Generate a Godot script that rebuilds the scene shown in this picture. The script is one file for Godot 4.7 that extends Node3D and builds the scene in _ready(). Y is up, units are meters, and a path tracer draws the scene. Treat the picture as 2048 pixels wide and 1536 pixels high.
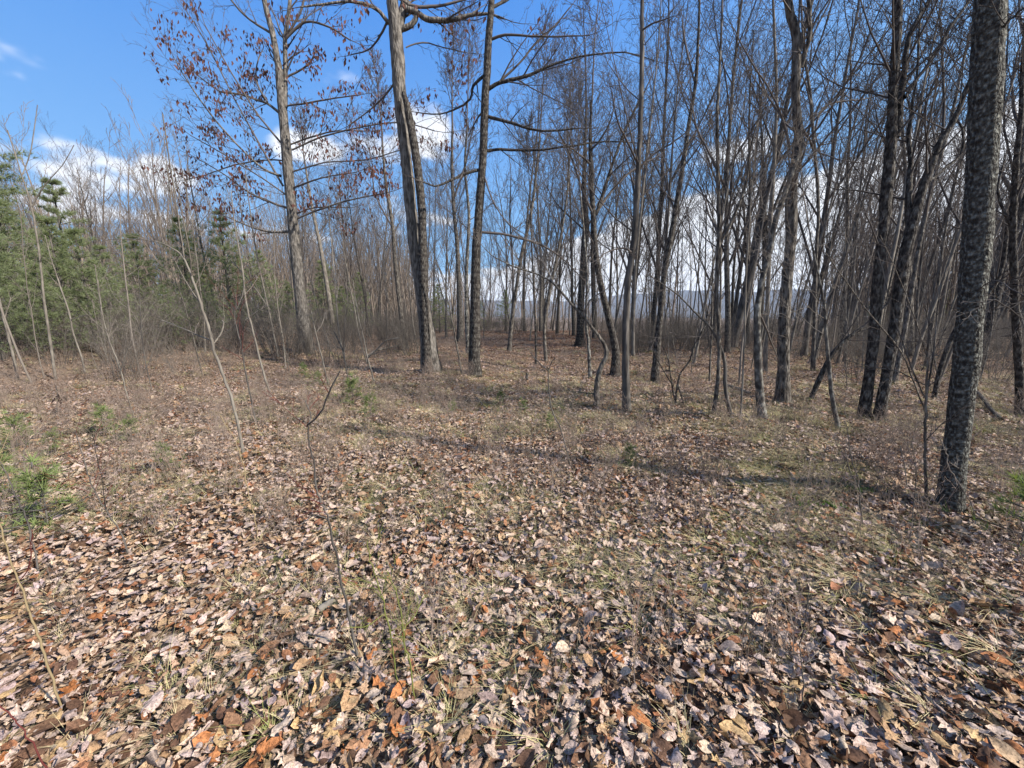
extends Node3D
# A leaf-strewn clearing at the edge of a bare winter wood.  y is up, the view looks along -z, metres.

const EYE_HEIGHT := 1.55
const PITCH := -10.5
const FOV := 90.0
const SUN_AZIMUTH := 113.0      # degrees to the right of the view
const SUN_HEIGHT := 38.0

var rng := RandomNumberGenerator.new()
var bumps := FastNoiseLite.new()
var patch := FastNoiseLite.new()
var eye := Vector3.ZERO
var M := {}
var used := {}
var ring := {}
var marks: Array = []          # [nick, bearing] of trees that others are named by
var unnamed: Array = []        # trees and saplings whose label is made from their place between those


class Buf:
	var v := PackedVector3Array()
	var n := PackedVector3Array()
	var i := PackedInt32Array()


# ------------------------------------------------------------------ helpers
func rnd(a: float, b: float) -> float:
	return rng.randf_range(a, b)


func lin(r: float, g: float, b: float) -> Color:
	return Color(r, g, b).linear_to_srgb()


func numbered(called: String) -> String:
	var k: int = used.get(called, 0)
	used[called] = k + 1
	return called if k == 0 else "%s_%03d" % [called, k]


func tag(o: Node3D, label: String, category: String, group := "") -> void:
	o.set_meta("label", label)
	if category != "":
		o.set_meta("category", category)
	if group != "":
		o.set_meta("group", group)


func thing(called: String, label: String, category: String, where: Vector3, group := "") -> Node3D:
	var o := Node3D.new()
	o.name = numbered(called)
	o.position = where
	add_child(o, true)
	tag(o, label, category, group)
	return o


func mesh_of(b: Buf) -> ArrayMesh:
	var m := ArrayMesh.new()
	var a := []
	a.resize(Mesh.ARRAY_MAX)
	a[Mesh.ARRAY_VERTEX] = b.v
	a[Mesh.ARRAY_NORMAL] = b.n
	a[Mesh.ARRAY_INDEX] = b.i
	m.add_surface_from_arrays(Mesh.PRIMITIVE_TRIANGLES, a)
	return m


func part(called: String, b: Buf, material: Material, parent: Node3D) -> MeshInstance3D:
	if b.i.is_empty():
		return null
	var o := MeshInstance3D.new()
	o.name = called
	o.mesh = mesh_of(b)
	o.material_override = material
	parent.add_child(o, true)
	return o


func height(x: float, z: float) -> float:
	var r := sqrt(x * x + z * z)
	var y := 0.10 * bumps.get_noise_2d(x * 9.0, z * 9.0) + 0.24 * bumps.get_noise_2d(x * 2.2 + 50.0, z * 2.2)
	y *= smoothstep(1.0, 8.0, r)
	y += 0.16 * exp(-(pow(x - 3.1, 2.0) + pow(z + 3.5, 2.0)) / 0.35)
	var bearing := rad_to_deg(atan2(x, -z))
	var side := lerpf(0.12, 1.0, smoothstep(-22.0, 4.0, bearing))
	side *= lerpf(1.0, 0.22, smoothstep(36.0, 50.0, bearing))
	y -= 26.0 * side * smoothstep(33.0, 170.0, r)
	y += 1.2 * (1.0 - smoothstep(-40.0, -14.0, bearing)) * smoothstep(11.0, 30.0, r)
	return y


func ray(px: float, py: float) -> Vector3:
	var f := 768.0 / tan(deg_to_rad(FOV / 2.0))
	return Basis(Vector3.RIGHT, deg_to_rad(PITCH)) * Vector3((px - 1024.0) / f, (768.0 - py) / f, -1.0)


func spot(px: float, py: float) -> Vector3:      # where the line of sight meets the ground
	var d := ray(px, py)
	var t := 0.4
	while t < 90.0:
		var p := eye + d * t
		if p.y <= height(p.x, p.z):
			return Vector3(p.x, height(p.x, p.z), p.z)
		t += 0.01 + t * 0.002
	var q := eye + d * 40.0
	return Vector3(q.x, height(q.x, q.z), q.z)


func at(px: float, py: float, depth: float) -> Vector3:
	var d := ray(px, py)
	return eye + d * (depth / -d.z)


func radius(w: float, p: Vector3) -> float:
	var d := p - eye
	var c := d.dot(Basis(Vector3.RIGHT, deg_to_rad(PITCH)) * Vector3.FORWARD)
	return w / 2.0 * c / (768.0 / tan(deg_to_rad(FOV / 2.0))) * cos(atan2(d.x, -d.z))


func tube(b: Buf, p: PackedVector3Array, r: PackedFloat32Array, sides: int, rough := 0.0, flare := 0.0) -> void:
	var base := b.v.size()
	if not ring.has(sides):
		var c := PackedVector2Array()
		for k in sides:
			c.append(Vector2(cos(TAU * k / sides), sin(TAU * k / sides)))
		ring[sides] = c
	var table: PackedVector2Array = ring[sides]
	var last := p.size() - 1
	var t := (p[1] - p[0]).normalized()
	var n := t.cross(Vector3(0.3, 0.2, 0.9)).normalized()
	for i in p.size():
		t = (p[mini(i + 1, last)] - p[maxi(i - 1, 0)]).normalized()
		n = (n - t * n.dot(t)).normalized()
		var s := t.cross(n)
		for k in sides:
			var d := n * table[k].x + s * table[k].y
			var q := r[i]
			if rough > 0.0:
				q *= 1.0 + rough * bumps.get_noise_3d(table[k].x * 130.0, p[i].y * 26.0 + p[i].x * 9.0, table[k].y * 130.0)
			if flare > 0.0:      # roots spreading at the foot
				var high := maxf(p[i].y - p[0].y - 0.06, 0.0)
				q *= 1.0 + flare * exp(-high / maxf(0.05, r[0] * 1.1)) * (1.0 + 0.75 * sin(5.0 * TAU * k / sides + p[0].x * 7.0))
			b.v.append(p[i] + d * q)
			b.n.append(d)
	for i in last:
		var a := base + i * sides
		for k in sides:
			var k2 := (k + 1) % sides
			b.i.append_array([a + k, a + k + sides, a + k2 + sides, a + k, a + k2 + sides, a + k2])


func curve(p: PackedVector3Array, steps: int, jitter := 0.0) -> PackedVector3Array:
	var out := PackedVector3Array()
	var last := p.size() - 1
	for i in last:
		var a := p[maxi(i - 1, 0)]
		var d := p[mini(i + 2, last)]
		for k in steps:
			var q := p[i].cubic_interpolate(p[i + 1], a, d, float(k) / steps)
			if jitter > 0.0 and (i > 0 or k > 0):
				q += Vector3(rnd(-1, 1), rnd(-1, 1), rnd(-1, 1)) * jitter
			out.append(q)
	out.append(p[last])
	return out


func spread(r: PackedFloat32Array, steps: int) -> PackedFloat32Array:
	var out := PackedFloat32Array()
	for i in r.size() - 1:
		for k in steps:
			out.append(lerpf(r[i], r[i + 1], float(k) / steps))
	out.append(r[r.size() - 1])
	return out


func away(d: Vector3, angle: float, turn: float) -> Vector3:
	var a := d.cross(Vector3.UP if absf(d.y) < 0.95 else Vector3.RIGHT).normalized()
	return d.rotated(a, angle).rotated(d, turn).normalized()


# A shoot and all that grows from it. k: how many (per level), angle, ratio, up, wander, thin (least radius), tips (collects ends)
func grow(b: Buf, p: Vector3, d: Vector3, length: float, r0: float, level: int, k: Dictionary) -> void:
	var steps: int = [9, 6, 4, 3, 2][level]
	var sides: int = [8, 5, 4, 3, 3][level]
	var pts := PackedVector3Array([p])
	var rs := PackedFloat32Array([r0])
	var dirs := [d]
	var thin: float = k.thin
	var wander: float = k.wander[level]
	var up: float = k.up[level]
	for i in steps:
		d = (d + Vector3(rnd(-1, 1), rnd(-1, 1), rnd(-1, 1)) * wander + Vector3.UP * up).normalized()
		p += d * (length / steps)
		pts.append(p)
		rs.append(maxf(r0 * (1.0 - 0.82 * (i + 1) / steps), thin * 0.7))
		dirs.append(d)
	if level > 0 or not k.has("skip_stem"):
		tube(b, pts, rs, sides)
	if k.has("tips") and level >= 2:
		for q in pts.size():
			if q > 0:
				k.tips.append(pts[q])
	var many: int = k.many[level]
	var turn := rnd(0, TAU)
	for c in many:
		var f: float = lerpf(k.from[level], 0.97, (c + rnd(0.1, 0.9)) / many)
		var x := f * steps
		var i := mini(int(x), steps - 1)
		turn += 2.4 + rnd(-0.5, 0.5)
		var r := lerpf(rs[i], rs[i + 1], x - i)
		var child := away(dirs[i + 1], k.angle[level] * rnd(0.7, 1.3), turn)
		grow(b, pts[i].lerp(pts[i + 1], x - i), child, length * k.ratio[level] * (1.0 - k.taper[level] * f) * rnd(0.65, 1.2), maxf(r * rnd(0.4, 0.62), thin), level + 1, k)


func habit(kind: String) -> Dictionary:
	var k := {
		"many": [15, 7, 5, 5, 0], "angle": [0.75, 0.7, 0.7, 0.65, 0.0], "ratio": [0.42, 0.5, 0.5, 0.55, 0.0], "taper": [0.55, 0.5, 0.45, 0.4, 0.0],
		"from": [0.35, 0.2, 0.12, 0.1, 0.0], "up": [0.02, 0.10, 0.05, 0.03, 0.0], "wander": [0.05, 0.13, 0.17, 0.2, 0.2], "thin": 0.0045,
	}
	match kind:
		"fan":
			k.angle = [0.52, 0.5, 0.55, 0.55, 0.0]
			k.from = [0.18, 0.15, 0.1, 0.1, 0.0]
			k.ratio = [0.6, 0.5, 0.45, 0.5, 0.0]
			k.up = [0.02, 0.12, 0.08, 0.05, 0.0]
		"pole":
			k.many = [12, 5, 4, 2, 0]
			k.ratio = [0.26, 0.5, 0.5, 0.5, 0.0]
			k.angle = [0.6, 0.6, 0.6, 0.6, 0.0]
		"wand":
			k.many = [9, 4, 2, 0, 0]
			k.ratio = [0.24, 0.5, 0.5, 0.0, 0.0]
			k.angle = [0.7, 0.7, 0.7, 0.0, 0.0]
			k.from = [0.3, 0.2, 0.2, 0.0, 0.0]
			k.wander = [0.09, 0.15, 0.2, 0.2, 0.2]
		"shrub":
			k.many = [0, 5, 4, 2, 0]
			k.thin = 0.0022
		"sapling":
			k.many = [9, 4, 3, 0, 0]
			k.ratio = [0.3, 0.4, 0.5, 0.0, 0.0]
			k.thin = 0.0022
			k.from = [0.45, 0.2, 0.15, 0.0, 0.0]
		"side":            # a limb's own side shoots
			k.many = [7, 6, 4, 3, 0]
			k.ratio = [0.4, 0.5, 0.5, 0.5, 0.0]
			k.thin = 0.0035
	return k


# ------------------------------------------------------------------ materials
func noise_texture(seed_: int, frequency: float, octaves: int, colours: Array, kind := FastNoiseLite.TYPE_SIMPLEX_SMOOTH, side := 256) -> NoiseTexture2D:
	var n := FastNoiseLite.new()
	n.seed = seed_
	n.noise_type = kind
	n.frequency = frequency
	n.fractal_type = FastNoiseLite.FRACTAL_FBM
	n.fractal_octaves = octaves
	var t := NoiseTexture2D.new()
	t.width = side
	t.height = side
	t.seamless = true
	t.noise = n
	if not colours.is_empty():
		var g := Gradient.new()
		var o := PackedFloat32Array()
		var c := PackedColorArray()
		for e in colours:
			o.append(e[0])
			c.append(e[1])
		g.offsets = o
		g.colors = c
		t.color_ramp = g
	return t


func bark(seed_: int, colours: Array, stretch: float, relief: float) -> StandardMaterial3D:
	var m := StandardMaterial3D.new()
	m.albedo_texture = noise_texture(seed_, 0.02, 5, colours)
	m.heightmap_enabled = true
	m.heightmap_texture = noise_texture(seed_ + 7, 0.03, 4, [])
	m.heightmap_scale = relief
	m.uv1_triplanar = true
	m.uv1_scale = Vector3(1.9, 1.9 / stretch, 1.9)
	m.roughness = 0.92
	m.metallic_specular = 0.25
	return m


func plain(c: Color, rough := 0.9) -> StandardMaterial3D:
	var m := StandardMaterial3D.new()
	m.albedo_color = c
	m.roughness = rough
	m.metallic_specular = 0.25
	return m


func tinted(c: Color, glow: Color, rough := 0.75) -> StandardMaterial3D:
	var m := plain(c, rough)
	m.cull_mode = BaseMaterial3D.CULL_DISABLED
	m.backlight_enabled = true
	m.backlight = glow
	return m


func materials() -> void:
	M.grey = bark(3, [[0.28, lin(0.025, 0.022, 0.020)], [0.5, lin(0.097, 0.087, 0.076)], [0.75, lin(0.169, 0.154, 0.135)]], 4.0, 2.6)
	M.grey.uv1_scale = Vector3(3.4, 0.9, 3.4)
	M.pale = bark(5, [[0.25, lin(0.043, 0.039, 0.035)], [0.5, lin(0.119, 0.109, 0.098)], [0.78, lin(0.191, 0.177, 0.161)]], 5.0, 3.5)
	M.pale.uv1_scale = Vector3(3.4, 0.7, 3.4)
	M.dark = bark(9, [[0.3, lin(0.016, 0.014, 0.013)], [0.52, lin(0.054, 0.048, 0.043)], [0.68, lin(0.082, 0.074, 0.066)], [0.82, lin(0.146, 0.143, 0.129)]], 3.0, 2.2)
	M.dark.uv1_scale = Vector3(5.5, 1.7, 5.5)
	M.lichen = bark(14, [[0.28, lin(0.029, 0.027, 0.025)], [0.48, lin(0.062, 0.059, 0.053)], [0.60, lin(0.091, 0.091, 0.082)], [0.70, lin(0.147, 0.150, 0.135)], [0.82, lin(0.228, 0.234, 0.212)]], 1.2, 3.0)
	M.lichen.uv1_scale = Vector3(8.0, 4.2, 8.0)
	M.brown = bark(21, [[0.25, lin(0.037, 0.034, 0.032)], [0.55, lin(0.083, 0.076, 0.069)], [0.8, lin(0.123, 0.113, 0.104)]], 6.0, 1.2)
	M.smooth = bark(27, [[0.2, lin(0.082, 0.072, 0.062)], [0.5, lin(0.132, 0.118, 0.101)], [0.8, lin(0.186, 0.170, 0.147)]], 3.0, 0.6)
	M.spotted = bark(33, [[0.32, lin(0.036, 0.033, 0.031)], [0.5, lin(0.086, 0.080, 0.071)], [0.64, lin(0.160, 0.154, 0.138)], [0.8, lin(0.278, 0.275, 0.250)]], 1.6, 1.2)
	M.twig = plain(lin(0.088, 0.076, 0.07))
	M.pale_twig = plain(lin(0.14, 0.122, 0.106))
	M.dark_twig = plain(lin(0.058, 0.051, 0.048))
	M.red = plain(lin(0.085, 0.022, 0.02), 0.7)
	M.cane = plain(lin(0.20, 0.155, 0.09), 0.8)
	M.green_cane = plain(lin(0.11, 0.12, 0.035), 0.6)
	M.brush = plain(lin(0.12, 0.088, 0.066))
	M.dry = tinted(lin(0.17, 0.125, 0.082), Color(0.2, 0.18, 0.12))
	M.needles = tinted(lin(0.118, 0.136, 0.075), Color(0.45, 0.5, 0.25))
	M.young_needles = tinted(lin(0.115, 0.145, 0.055), Color(0.35, 0.4, 0.15))
	M.oak_leaf = tinted(lin(0.075, 0.033, 0.026), Color(0.3, 0.2, 0.15))
	M.fern = tinted(lin(0.055, 0.115, 0.03), Color(0.3, 0.35, 0.12))
	var g := StandardMaterial3D.new()
	g.albedo_texture = noise_texture(41, 0.035, 5, [[0.25, lin(0.06, 0.042, 0.03)], [0.48, lin(0.15, 0.105, 0.075)], [0.62, lin(0.22, 0.155, 0.11)], [0.8, lin(0.30, 0.225, 0.165)]], FastNoiseLite.TYPE_SIMPLEX_SMOOTH, 512)
	g.heightmap_enabled = true
	g.heightmap_texture = noise_texture(42, 0.04, 4, [], FastNoiseLite.TYPE_SIMPLEX_SMOOTH, 512)
	g.heightmap_scale = 3.0
	g.uv1_triplanar = true
	g.uv1_world_triplanar = true
	g.uv1_scale = Vector3(0.9, 0.9, 0.9)
	g.roughness = 0.95
	g.metallic_specular = 0.2
	M.ground = g


# ------------------------------------------------------------------ sky
func sky_picture() -> Image:
	var w := 2048
	var h := 1024
	var puff := FastNoiseLite.new()
	puff.seed = 5
	puff.frequency = 1.0
	puff.fractal_octaves = 6
	puff.fractal_gain = 0.52
	var sun := Vector3(sin(deg_to_rad(SUN_AZIMUTH)) * cos(deg_to_rad(SUN_HEIGHT)), sin(deg_to_rad(SUN_HEIGHT)), -cos(deg_to_rad(SUN_AZIMUTH)) * cos(deg_to_rad(SUN_HEIGHT)))
	# banks of cloud in view: bearing, height, half width, half height (degrees), strength
	var banks := [[-47.0, 13.2, 7.0, 2.6, 0.85], [-39.5, 14.5, 3.6, 2.3, 0.85], [-46.0, 9.6, 9.0, 1.4, 0.75], [-12.5, 22.6, 5.0, 3.4, 0.98], [-18.5, 20.6, 4.5, 2.4, 0.9], [-26.0, 19.2, 4.5, 1.9, 0.8], [-12.0, 12.0, 6.0, 1.6, 0.55], [27.0, 18.5, 4.5, 1.9, 0.8], [41.0, 38.0, 5.0, 2.4, 0.75], [52.0, 24.0, 5.0, 3.2, 0.8], [-30.0, 9.0, 5.0, 1.3, 0.6]]
	var data := PackedFloat32Array()
	data.resize(w * h * 4)
	var low := Color(0.52, 0.74, 1.0)
	for y in h:
		var el := 90.0 - (y + 0.5) / h * 180.0
		if el < -1.0:
			for q in range(y * w * 4, (y + 1) * w * 4, 4):
				data[q] = 0.22
				data[q + 1] = 0.19
				data[q + 2] = 0.16
				data[q + 3] = 1.0
			continue
		var e := maxf(el, 0.0)
		var ce := cos(deg_to_rad(e))
		var se := sin(deg_to_rad(e))
		var top := clampf(pow(e / 40.0, 0.6), 0.0, 1.0)
		for x in w:
			var az := (x + 0.5) / w * 360.0
			if az > 180.0:
				az -= 360.0
			var ra := deg_to_rad(az)
			var d := Vector3(sin(ra) * ce, se, -cos(ra) * ce)
			var near := maxf(d.dot(sun), 0.0)
			var r := lerpf(0.26, 0.03, top)
			var g := lerpf(0.47, 0.150, top)
			var b := lerpf(0.64, 0.47, top)
			var halo := 0.12 * smoothstep(-0.1, 1.0, d.dot(sun)) + 0.10 * pow(near, 4.0) + 0.25 * pow(near, 16.0)
			r += halo * 0.75
			g += halo * 1.0
			b += halo * 0.85
			# clouds: a scattered field, the banks, and the broad sheet low on the sunny side
			var s := 3.2 / (se + 0.22)
			var f := puff.get_noise_3d(d.x * s + 7.0, d.y * s * 1.6, d.z * s) * 0.5 + 0.5
			var cover := -0.74 + 0.3 * smoothstep(60.0, 110.0, absf(az))
			for k in banks:
				var dx: float = (az - k[0]) / k[2]
				var dy: float = (e - k[1]) / k[3]
				var q := dx * dx + dy * dy
				if q < 6.0:
					cover = maxf(cover, -0.74 + 0.66 * k[4] * exp(-q * 0.9))
			var edge := 6.5 + 8.5 * smoothstep(-8.0, 25.0, az) + 4.0 * smoothstep(25.0, 62.0, az) + 5.0 * smoothstep(60.0, 100.0, az) - 12.0 * smoothstep(120.0, 175.0, absf(az)) - 2.0 * smoothstep(0.0, -30.0, az)
			cover = maxf(cover, -0.74 + 1.0 * smoothstep(edge + 1.5, edge - 4.5, e))
			var c := smoothstep(0.0, 0.26, f + cover)
			var white := 0.66 + 0.22 * near + 0.22 * (f - 0.5)
			r = lerpf(r, white, c * 0.93)
			g = lerpf(g, white * 1.0, c * 0.93)
			b = lerpf(b, white * 1.03, c * 0.93)
			var q4 := (y * w + x) * 4
			data[q4] = r * 0.74
			data[q4 + 1] = g * 0.76
			data[q4 + 2] = b * 0.78
			data[q4 + 3] = 1.0
	return Image.create_from_data(w, h, false, Image.FORMAT_RGBAF, data.to_byte_array())


# ------------------------------------------------------------------ ground and far land
func build_ground() -> void:
	var b := Buf.new()
	var radii := PackedFloat32Array([0.0])
	var r := 0.4
	while r < 5200.0:
		radii.append(r)
		r *= 1.055 if r < 60.0 else 1.16
	var turns := 128
	for i in radii.size():
		for k in turns:
			var a := TAU * k / turns
			var x := sin(a) * radii[i]
			var z := -cos(a) * radii[i]
			b.v.append(Vector3(x, height(x, z), z))
			var e := maxf(0.1, radii[i] * 0.03)
			b.n.append(Vector3(height(x - e, z) - height(x + e, z), 2.0 * e, height(x, z - e) - height(x, z + e)).normalized())
	for i in radii.size() - 1:
		for k in turns:
			var a := i * turns + k
			var a2 := i * turns + (k + 1) % turns
			b.i.append_array([a, a + turns, a2 + turns, a, a2 + turns, a2])
	var g := part("ground", b, M.ground, self)
	g.set_meta("kind", "structure")
	g.set_meta("label", "forest floor under brown fallen leaves")
	M.floor_node = g
	var h := Buf.new()
	var ridge := FastNoiseLite.new()
	ridge.seed = 12
	ridge.frequency = 0.02
	var rows := 7
	var cols := 120
	for j in rows:
		for k in cols + 1:
			var az := lerpf(-75.0, 75.0, float(k) / cols)
			var far := 2300.0 + j * 260.0
			var crest := 118.0 + 62.0 * smoothstep(0.0, 30.0, az) + 70.0 * ridge.get_noise_1d(az * 2.0) + 20.0 * ridge.get_noise_1d(az * 9.0)
			h.v.append(Vector3(sin(deg_to_rad(az)) * far, -30.0 + (crest + 30.0) * sin(PI * 0.5 * j / (rows - 1.0)), -cos(deg_to_rad(az)) * far))
			h.n.append(Vector3(-sin(deg_to_rad(az)) * 0.3, 0.95, cos(deg_to_rad(az)) * 0.3).normalized())
	for j in rows - 1:
		for k in cols:
			var a := j * (cols + 1) + k
			h.i.append_array([a, a + cols + 1, a + cols + 2, a, a + cols + 2, a + 1])
	var hills := part("hills", h, plain(lin(0.075, 0.075, 0.075)), self)
	hills.set_meta("kind", "structure")
	hills.set_meta("label", "wooded hills far beyond the trees, blue with distance")


# ------------------------------------------------------------------ fallen leaves
func leaf_mesh(kind: String, seed_: int) -> ArrayMesh:
	rng.seed = seed_
	var rows := 12 if kind == "oak" else 7
	var cols := 3 if kind == "oak" else 5
	var roll := rnd(3.0, 8.0) * (1.0 if rng.randf() < 0.7 else -1.0)
	var bend := rnd(-2.4, 2.4)
	if kind == "rolled":
		roll = rnd(8.0, 11.0)
		bend = rnd(-0.8, 0.8)
	if kind == "oak":
		roll = rnd(2.0, 6.5) * (1.0 if rng.randf() < 0.7 else -1.0)
	var twist := rnd(-1.4, 1.4)
	var lobes := rng.randi_range(3, 4)
	var ripple := rnd(0.025, 0.06)
	var phase := rnd(0, TAU)
	var st := SurfaceTool.new()
	st.begin(Mesh.PRIMITIVE_TRIANGLES)
	var grid := []
	if kind == "maple":
		var spokes := 16
		var reach := [1.0, 0.55, 0.62, 0.42, 0.88, 0.5, 0.66, 0.36, 0.55, 0.36, 0.66, 0.5, 0.88, 0.42, 0.62, 0.55]
		grid.append(bent(Vector3(0.42, 0, 0), roll * 0.6, bend, twist, ripple, phase))
		for half in 2:
			for k in spokes:
				var a := TAU * k / spokes
				var q: float = reach[k] * 0.56 * (0.5 if half == 0 else 1.0) * rnd(0.9, 1.1)
				grid.append(bent(Vector3(0.42 + cos(a) * q, sin(a) * q, 0), roll * 0.6, bend, twist, ripple * 2.0, phase))
		for k in spokes:
			var k2 := (k + 1) % spokes
			for f in [[0, 1 + k, 1 + k2], [1 + k, 17 + k, 17 + k2], [1 + k, 17 + k2, 1 + k2]]:
				for v in f:
					st.set_uv(Vector2(grid[v].w0, grid[v].w1))
					st.add_vertex(grid[v].p)
	else:
		for i in rows:
			var t := float(i) / (rows - 1)
			var w := 0.29 * pow(sin(PI * pow(t, 0.85)), 0.75) + 0.008
			if kind == "oak":
				w = (0.33 * pow(sin(PI * pow(t, 1.1)), 0.6) + 0.01) * (0.60 + 0.44 * cos(TAU * lobes * t + 0.6))
			for k in cols:
				var u := lerpf(-1.0, 1.0, float(k) / (cols - 1))
				grid.append(bent(Vector3(t, u * w * rnd(0.93, 1.07), 0), roll, bend, twist, ripple, phase))
		for i in rows - 1:
			for k in cols - 1:
				var a := i * cols + k
				for v in [a, a + cols, a + cols + 1, a, a + cols + 1, a + 1]:
					st.set_uv(Vector2(grid[v].w0, grid[v].w1))
					st.add_vertex(grid[v].p)
	st.index()
	st.generate_normals()
	return st.commit()


func bent(p: Vector3, roll: float, bend: float, twist: float, ripple: float, phase: float) -> Dictionary:
	var y := p.y
	var z := ripple * (sin(p.x * 9.0 + phase) + sin(p.y * 21.0 + p.x * 5.0 + phase)) + 0.10 * absf(y)
	if absf(roll) > 0.1:
		var k := roll * (0.6 + 0.4 * sin(p.x * 3.0 + phase))
		if absf(k) > 0.1:
			y = sin(k * p.y) / k
			z += (1.0 - cos(k * p.y)) / k
	var a := twist * (p.x - 0.5)
	var q := Vector3(p.x - 0.5, y * cos(a) - z * sin(a), y * sin(a) + z * cos(a))
	var o := q.x * bend
	q = Vector3(sin(o) / bend - q.z * sin(o), q.y, (1.0 - cos(o)) / bend + q.z * cos(o)) if absf(bend) > 0.05 else q
	return {"p": Vector3(q.x, q.z, q.y), "w0": p.x, "w1": p.y + 0.5}


func leaf_texture() -> ImageTexture:
	var im := Image.create(128, 128, false, Image.FORMAT_RGB8)
	var n := FastNoiseLite.new()
	n.seed = 77
	n.frequency = 0.045
	n.fractal_octaves = 4
	for y in 128:
		for x in 128:
			var v := 0.86 + 0.3 * n.get_noise_2d(x, y)
			var c := absf(y - 64.0)
			if c < 1.6:
				v += 0.18
			var s := fposmod(x - c * 0.8, 17.0)
			if s < 1.6 and c < 60.0:
				v += 0.10
			if n.get_noise_2d(x * 2.0 + 400.0, y * 2.0) > 0.33:
				v *= 0.68
			v = clampf(v, 0.0, 1.0)
			im.set_pixel(x, y, Color(v, v * 0.985, v * 0.97))
	return ImageTexture.create_from_image(im)


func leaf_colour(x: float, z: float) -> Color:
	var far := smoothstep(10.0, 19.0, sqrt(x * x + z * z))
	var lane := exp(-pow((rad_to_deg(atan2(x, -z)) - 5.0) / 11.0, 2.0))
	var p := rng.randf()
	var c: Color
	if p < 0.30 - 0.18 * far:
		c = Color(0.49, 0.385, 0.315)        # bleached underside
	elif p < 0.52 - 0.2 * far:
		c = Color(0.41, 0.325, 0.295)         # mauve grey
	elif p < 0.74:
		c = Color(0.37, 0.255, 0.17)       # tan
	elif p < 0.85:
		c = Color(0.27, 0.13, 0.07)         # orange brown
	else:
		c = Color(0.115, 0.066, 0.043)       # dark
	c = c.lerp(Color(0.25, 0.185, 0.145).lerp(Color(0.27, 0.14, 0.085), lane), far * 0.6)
	var s := rnd(0.72, 1.16)
	return Color(c.r * s, c.g * s * rnd(0.96, 1.04), c.b * s * rnd(0.92, 1.08))


func leaf_pose(p: Vector3, size: float, tilt: float) -> Transform3D:
	var b := Basis(Vector3.UP, rnd(0, TAU)) * Basis(Vector3(cos(rnd(0, TAU)), 0, sin(rnd(0, TAU))).normalized(), tilt)
	if rng.randf() < 0.5:
		b = b * Basis(Vector3.RIGHT, PI)
	return Transform3D(b.scaled_local(Vector3.ONE * size), p)


func fallen_leaves() -> void:
	var kinds := ["oak", "oak", "oak", "oak", "oak", "maple", "beech", "beech", "beech", "rolled", "rolled", "rolled"]
	var shapes: Array[ArrayMesh] = []
	for k in kinds.size():
		shapes.append(leaf_mesh(kinds[k], 300 + k))
	rng.seed = 4242
	var look := tinted(Color.WHITE, Color(0.28, 0.22, 0.16), 0.7)
	look.albedo_texture = leaf_texture()
	look.vertex_color_use_as_albedo = true
	var where := []
	var tint := []
	for k in kinds.size():
		where.append([])
		tint.append([])
	# rings: from, to, leaves per square metre
	for band in [[0.55, 2.5, 2100.0], [2.5, 6.0, 1500.0], [6.0, 14.0, 620.0], [14.0, 34.0, 125.0]]:
		var half := deg_to_rad(72.0 if band[1] < 3.0 else (62.0 if band[1] < 7.0 else 57.0))
		var count := int((band[1] * band[1] - band[0] * band[0]) * half * band[2])
		for q in count:
			var r := sqrt(lerpf(band[0] * band[0], band[1] * band[1], rng.randf()))
			var a := rnd(-half, half)
			var x := sin(a) * r
			var z := -cos(a) * r
			if r > 8.0 and patch.get_noise_2d(x * 3.0, z * 3.0) > 0.12 and x < 1.0 and rng.randf() < 0.6:
				continue
			var k := rng.randi_range(0, kinds.size() - 1)
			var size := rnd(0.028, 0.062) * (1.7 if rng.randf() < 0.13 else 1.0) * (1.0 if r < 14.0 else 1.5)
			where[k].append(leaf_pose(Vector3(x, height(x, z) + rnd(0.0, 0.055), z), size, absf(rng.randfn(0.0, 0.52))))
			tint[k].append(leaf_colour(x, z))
	var litter := Node3D.new()
	litter.name = "leaf_litter"
	litter.set_meta("kind", "stuff")
	litter.set_meta("label", "curled brown and bleached leaves covering the forest floor")
	M.floor_node.add_child(litter, true)
	for k in kinds.size():
		var mm := MultiMesh.new()
		mm.transform_format = MultiMesh.TRANSFORM_3D
		mm.use_colors = true
		mm.mesh = shapes[k]
		mm.instance_count = where[k].size()
		for q in where[k].size():
			mm.set_instance_transform(q, where[k][q])
			mm.set_instance_color(q, tint[k][q])
		var o := MultiMeshInstance3D.new()
		o.name = "leaves"
		o.multimesh = mm
		o.material_override = look
		o.set_meta("kind", "stuff")
		litter.add_child(o, true)
	# the leaves that show largest, each a piece of its own
	var looks := []
	for c in [Color(0.49, 0.385, 0.315), Color(0.41, 0.325, 0.295), Color(0.37, 0.24, 0.14), Color(0.34, 0.145, 0.06), Color(0.14, 0.08, 0.052), Color(0.43, 0.30, 0.16), Color(0.30, 0.17, 0.10)]:
		for s in [0.82, 1.08]:
			var l := tinted(lin(c.r * s, c.g * s, c.b * s), Color(0.28, 0.22, 0.16), 0.7)
			l.albedo_texture = look.albedo_texture
			looks.append(l)
	for q in 300:
		var px := rnd(-20.0, 2068.0)
		var py := 1560.0 - 360.0 * pow(rng.randf(), 1.5)
		var p := spot(px, py)
		var o := MeshInstance3D.new()
		o.name = "leaf"
		o.mesh = shapes[rng.randi_range(0, kinds.size() - 1)]
		o.material_override = looks[rng.randi_range(0, looks.size() - 1)]
		o.transform = leaf_pose(p + Vector3.UP * rnd(0.035, 0.055), rnd(0.055, 0.12), absf(rng.randfn(0.0, 0.45)))
		M.floor_node.add_child(o, true)


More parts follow.
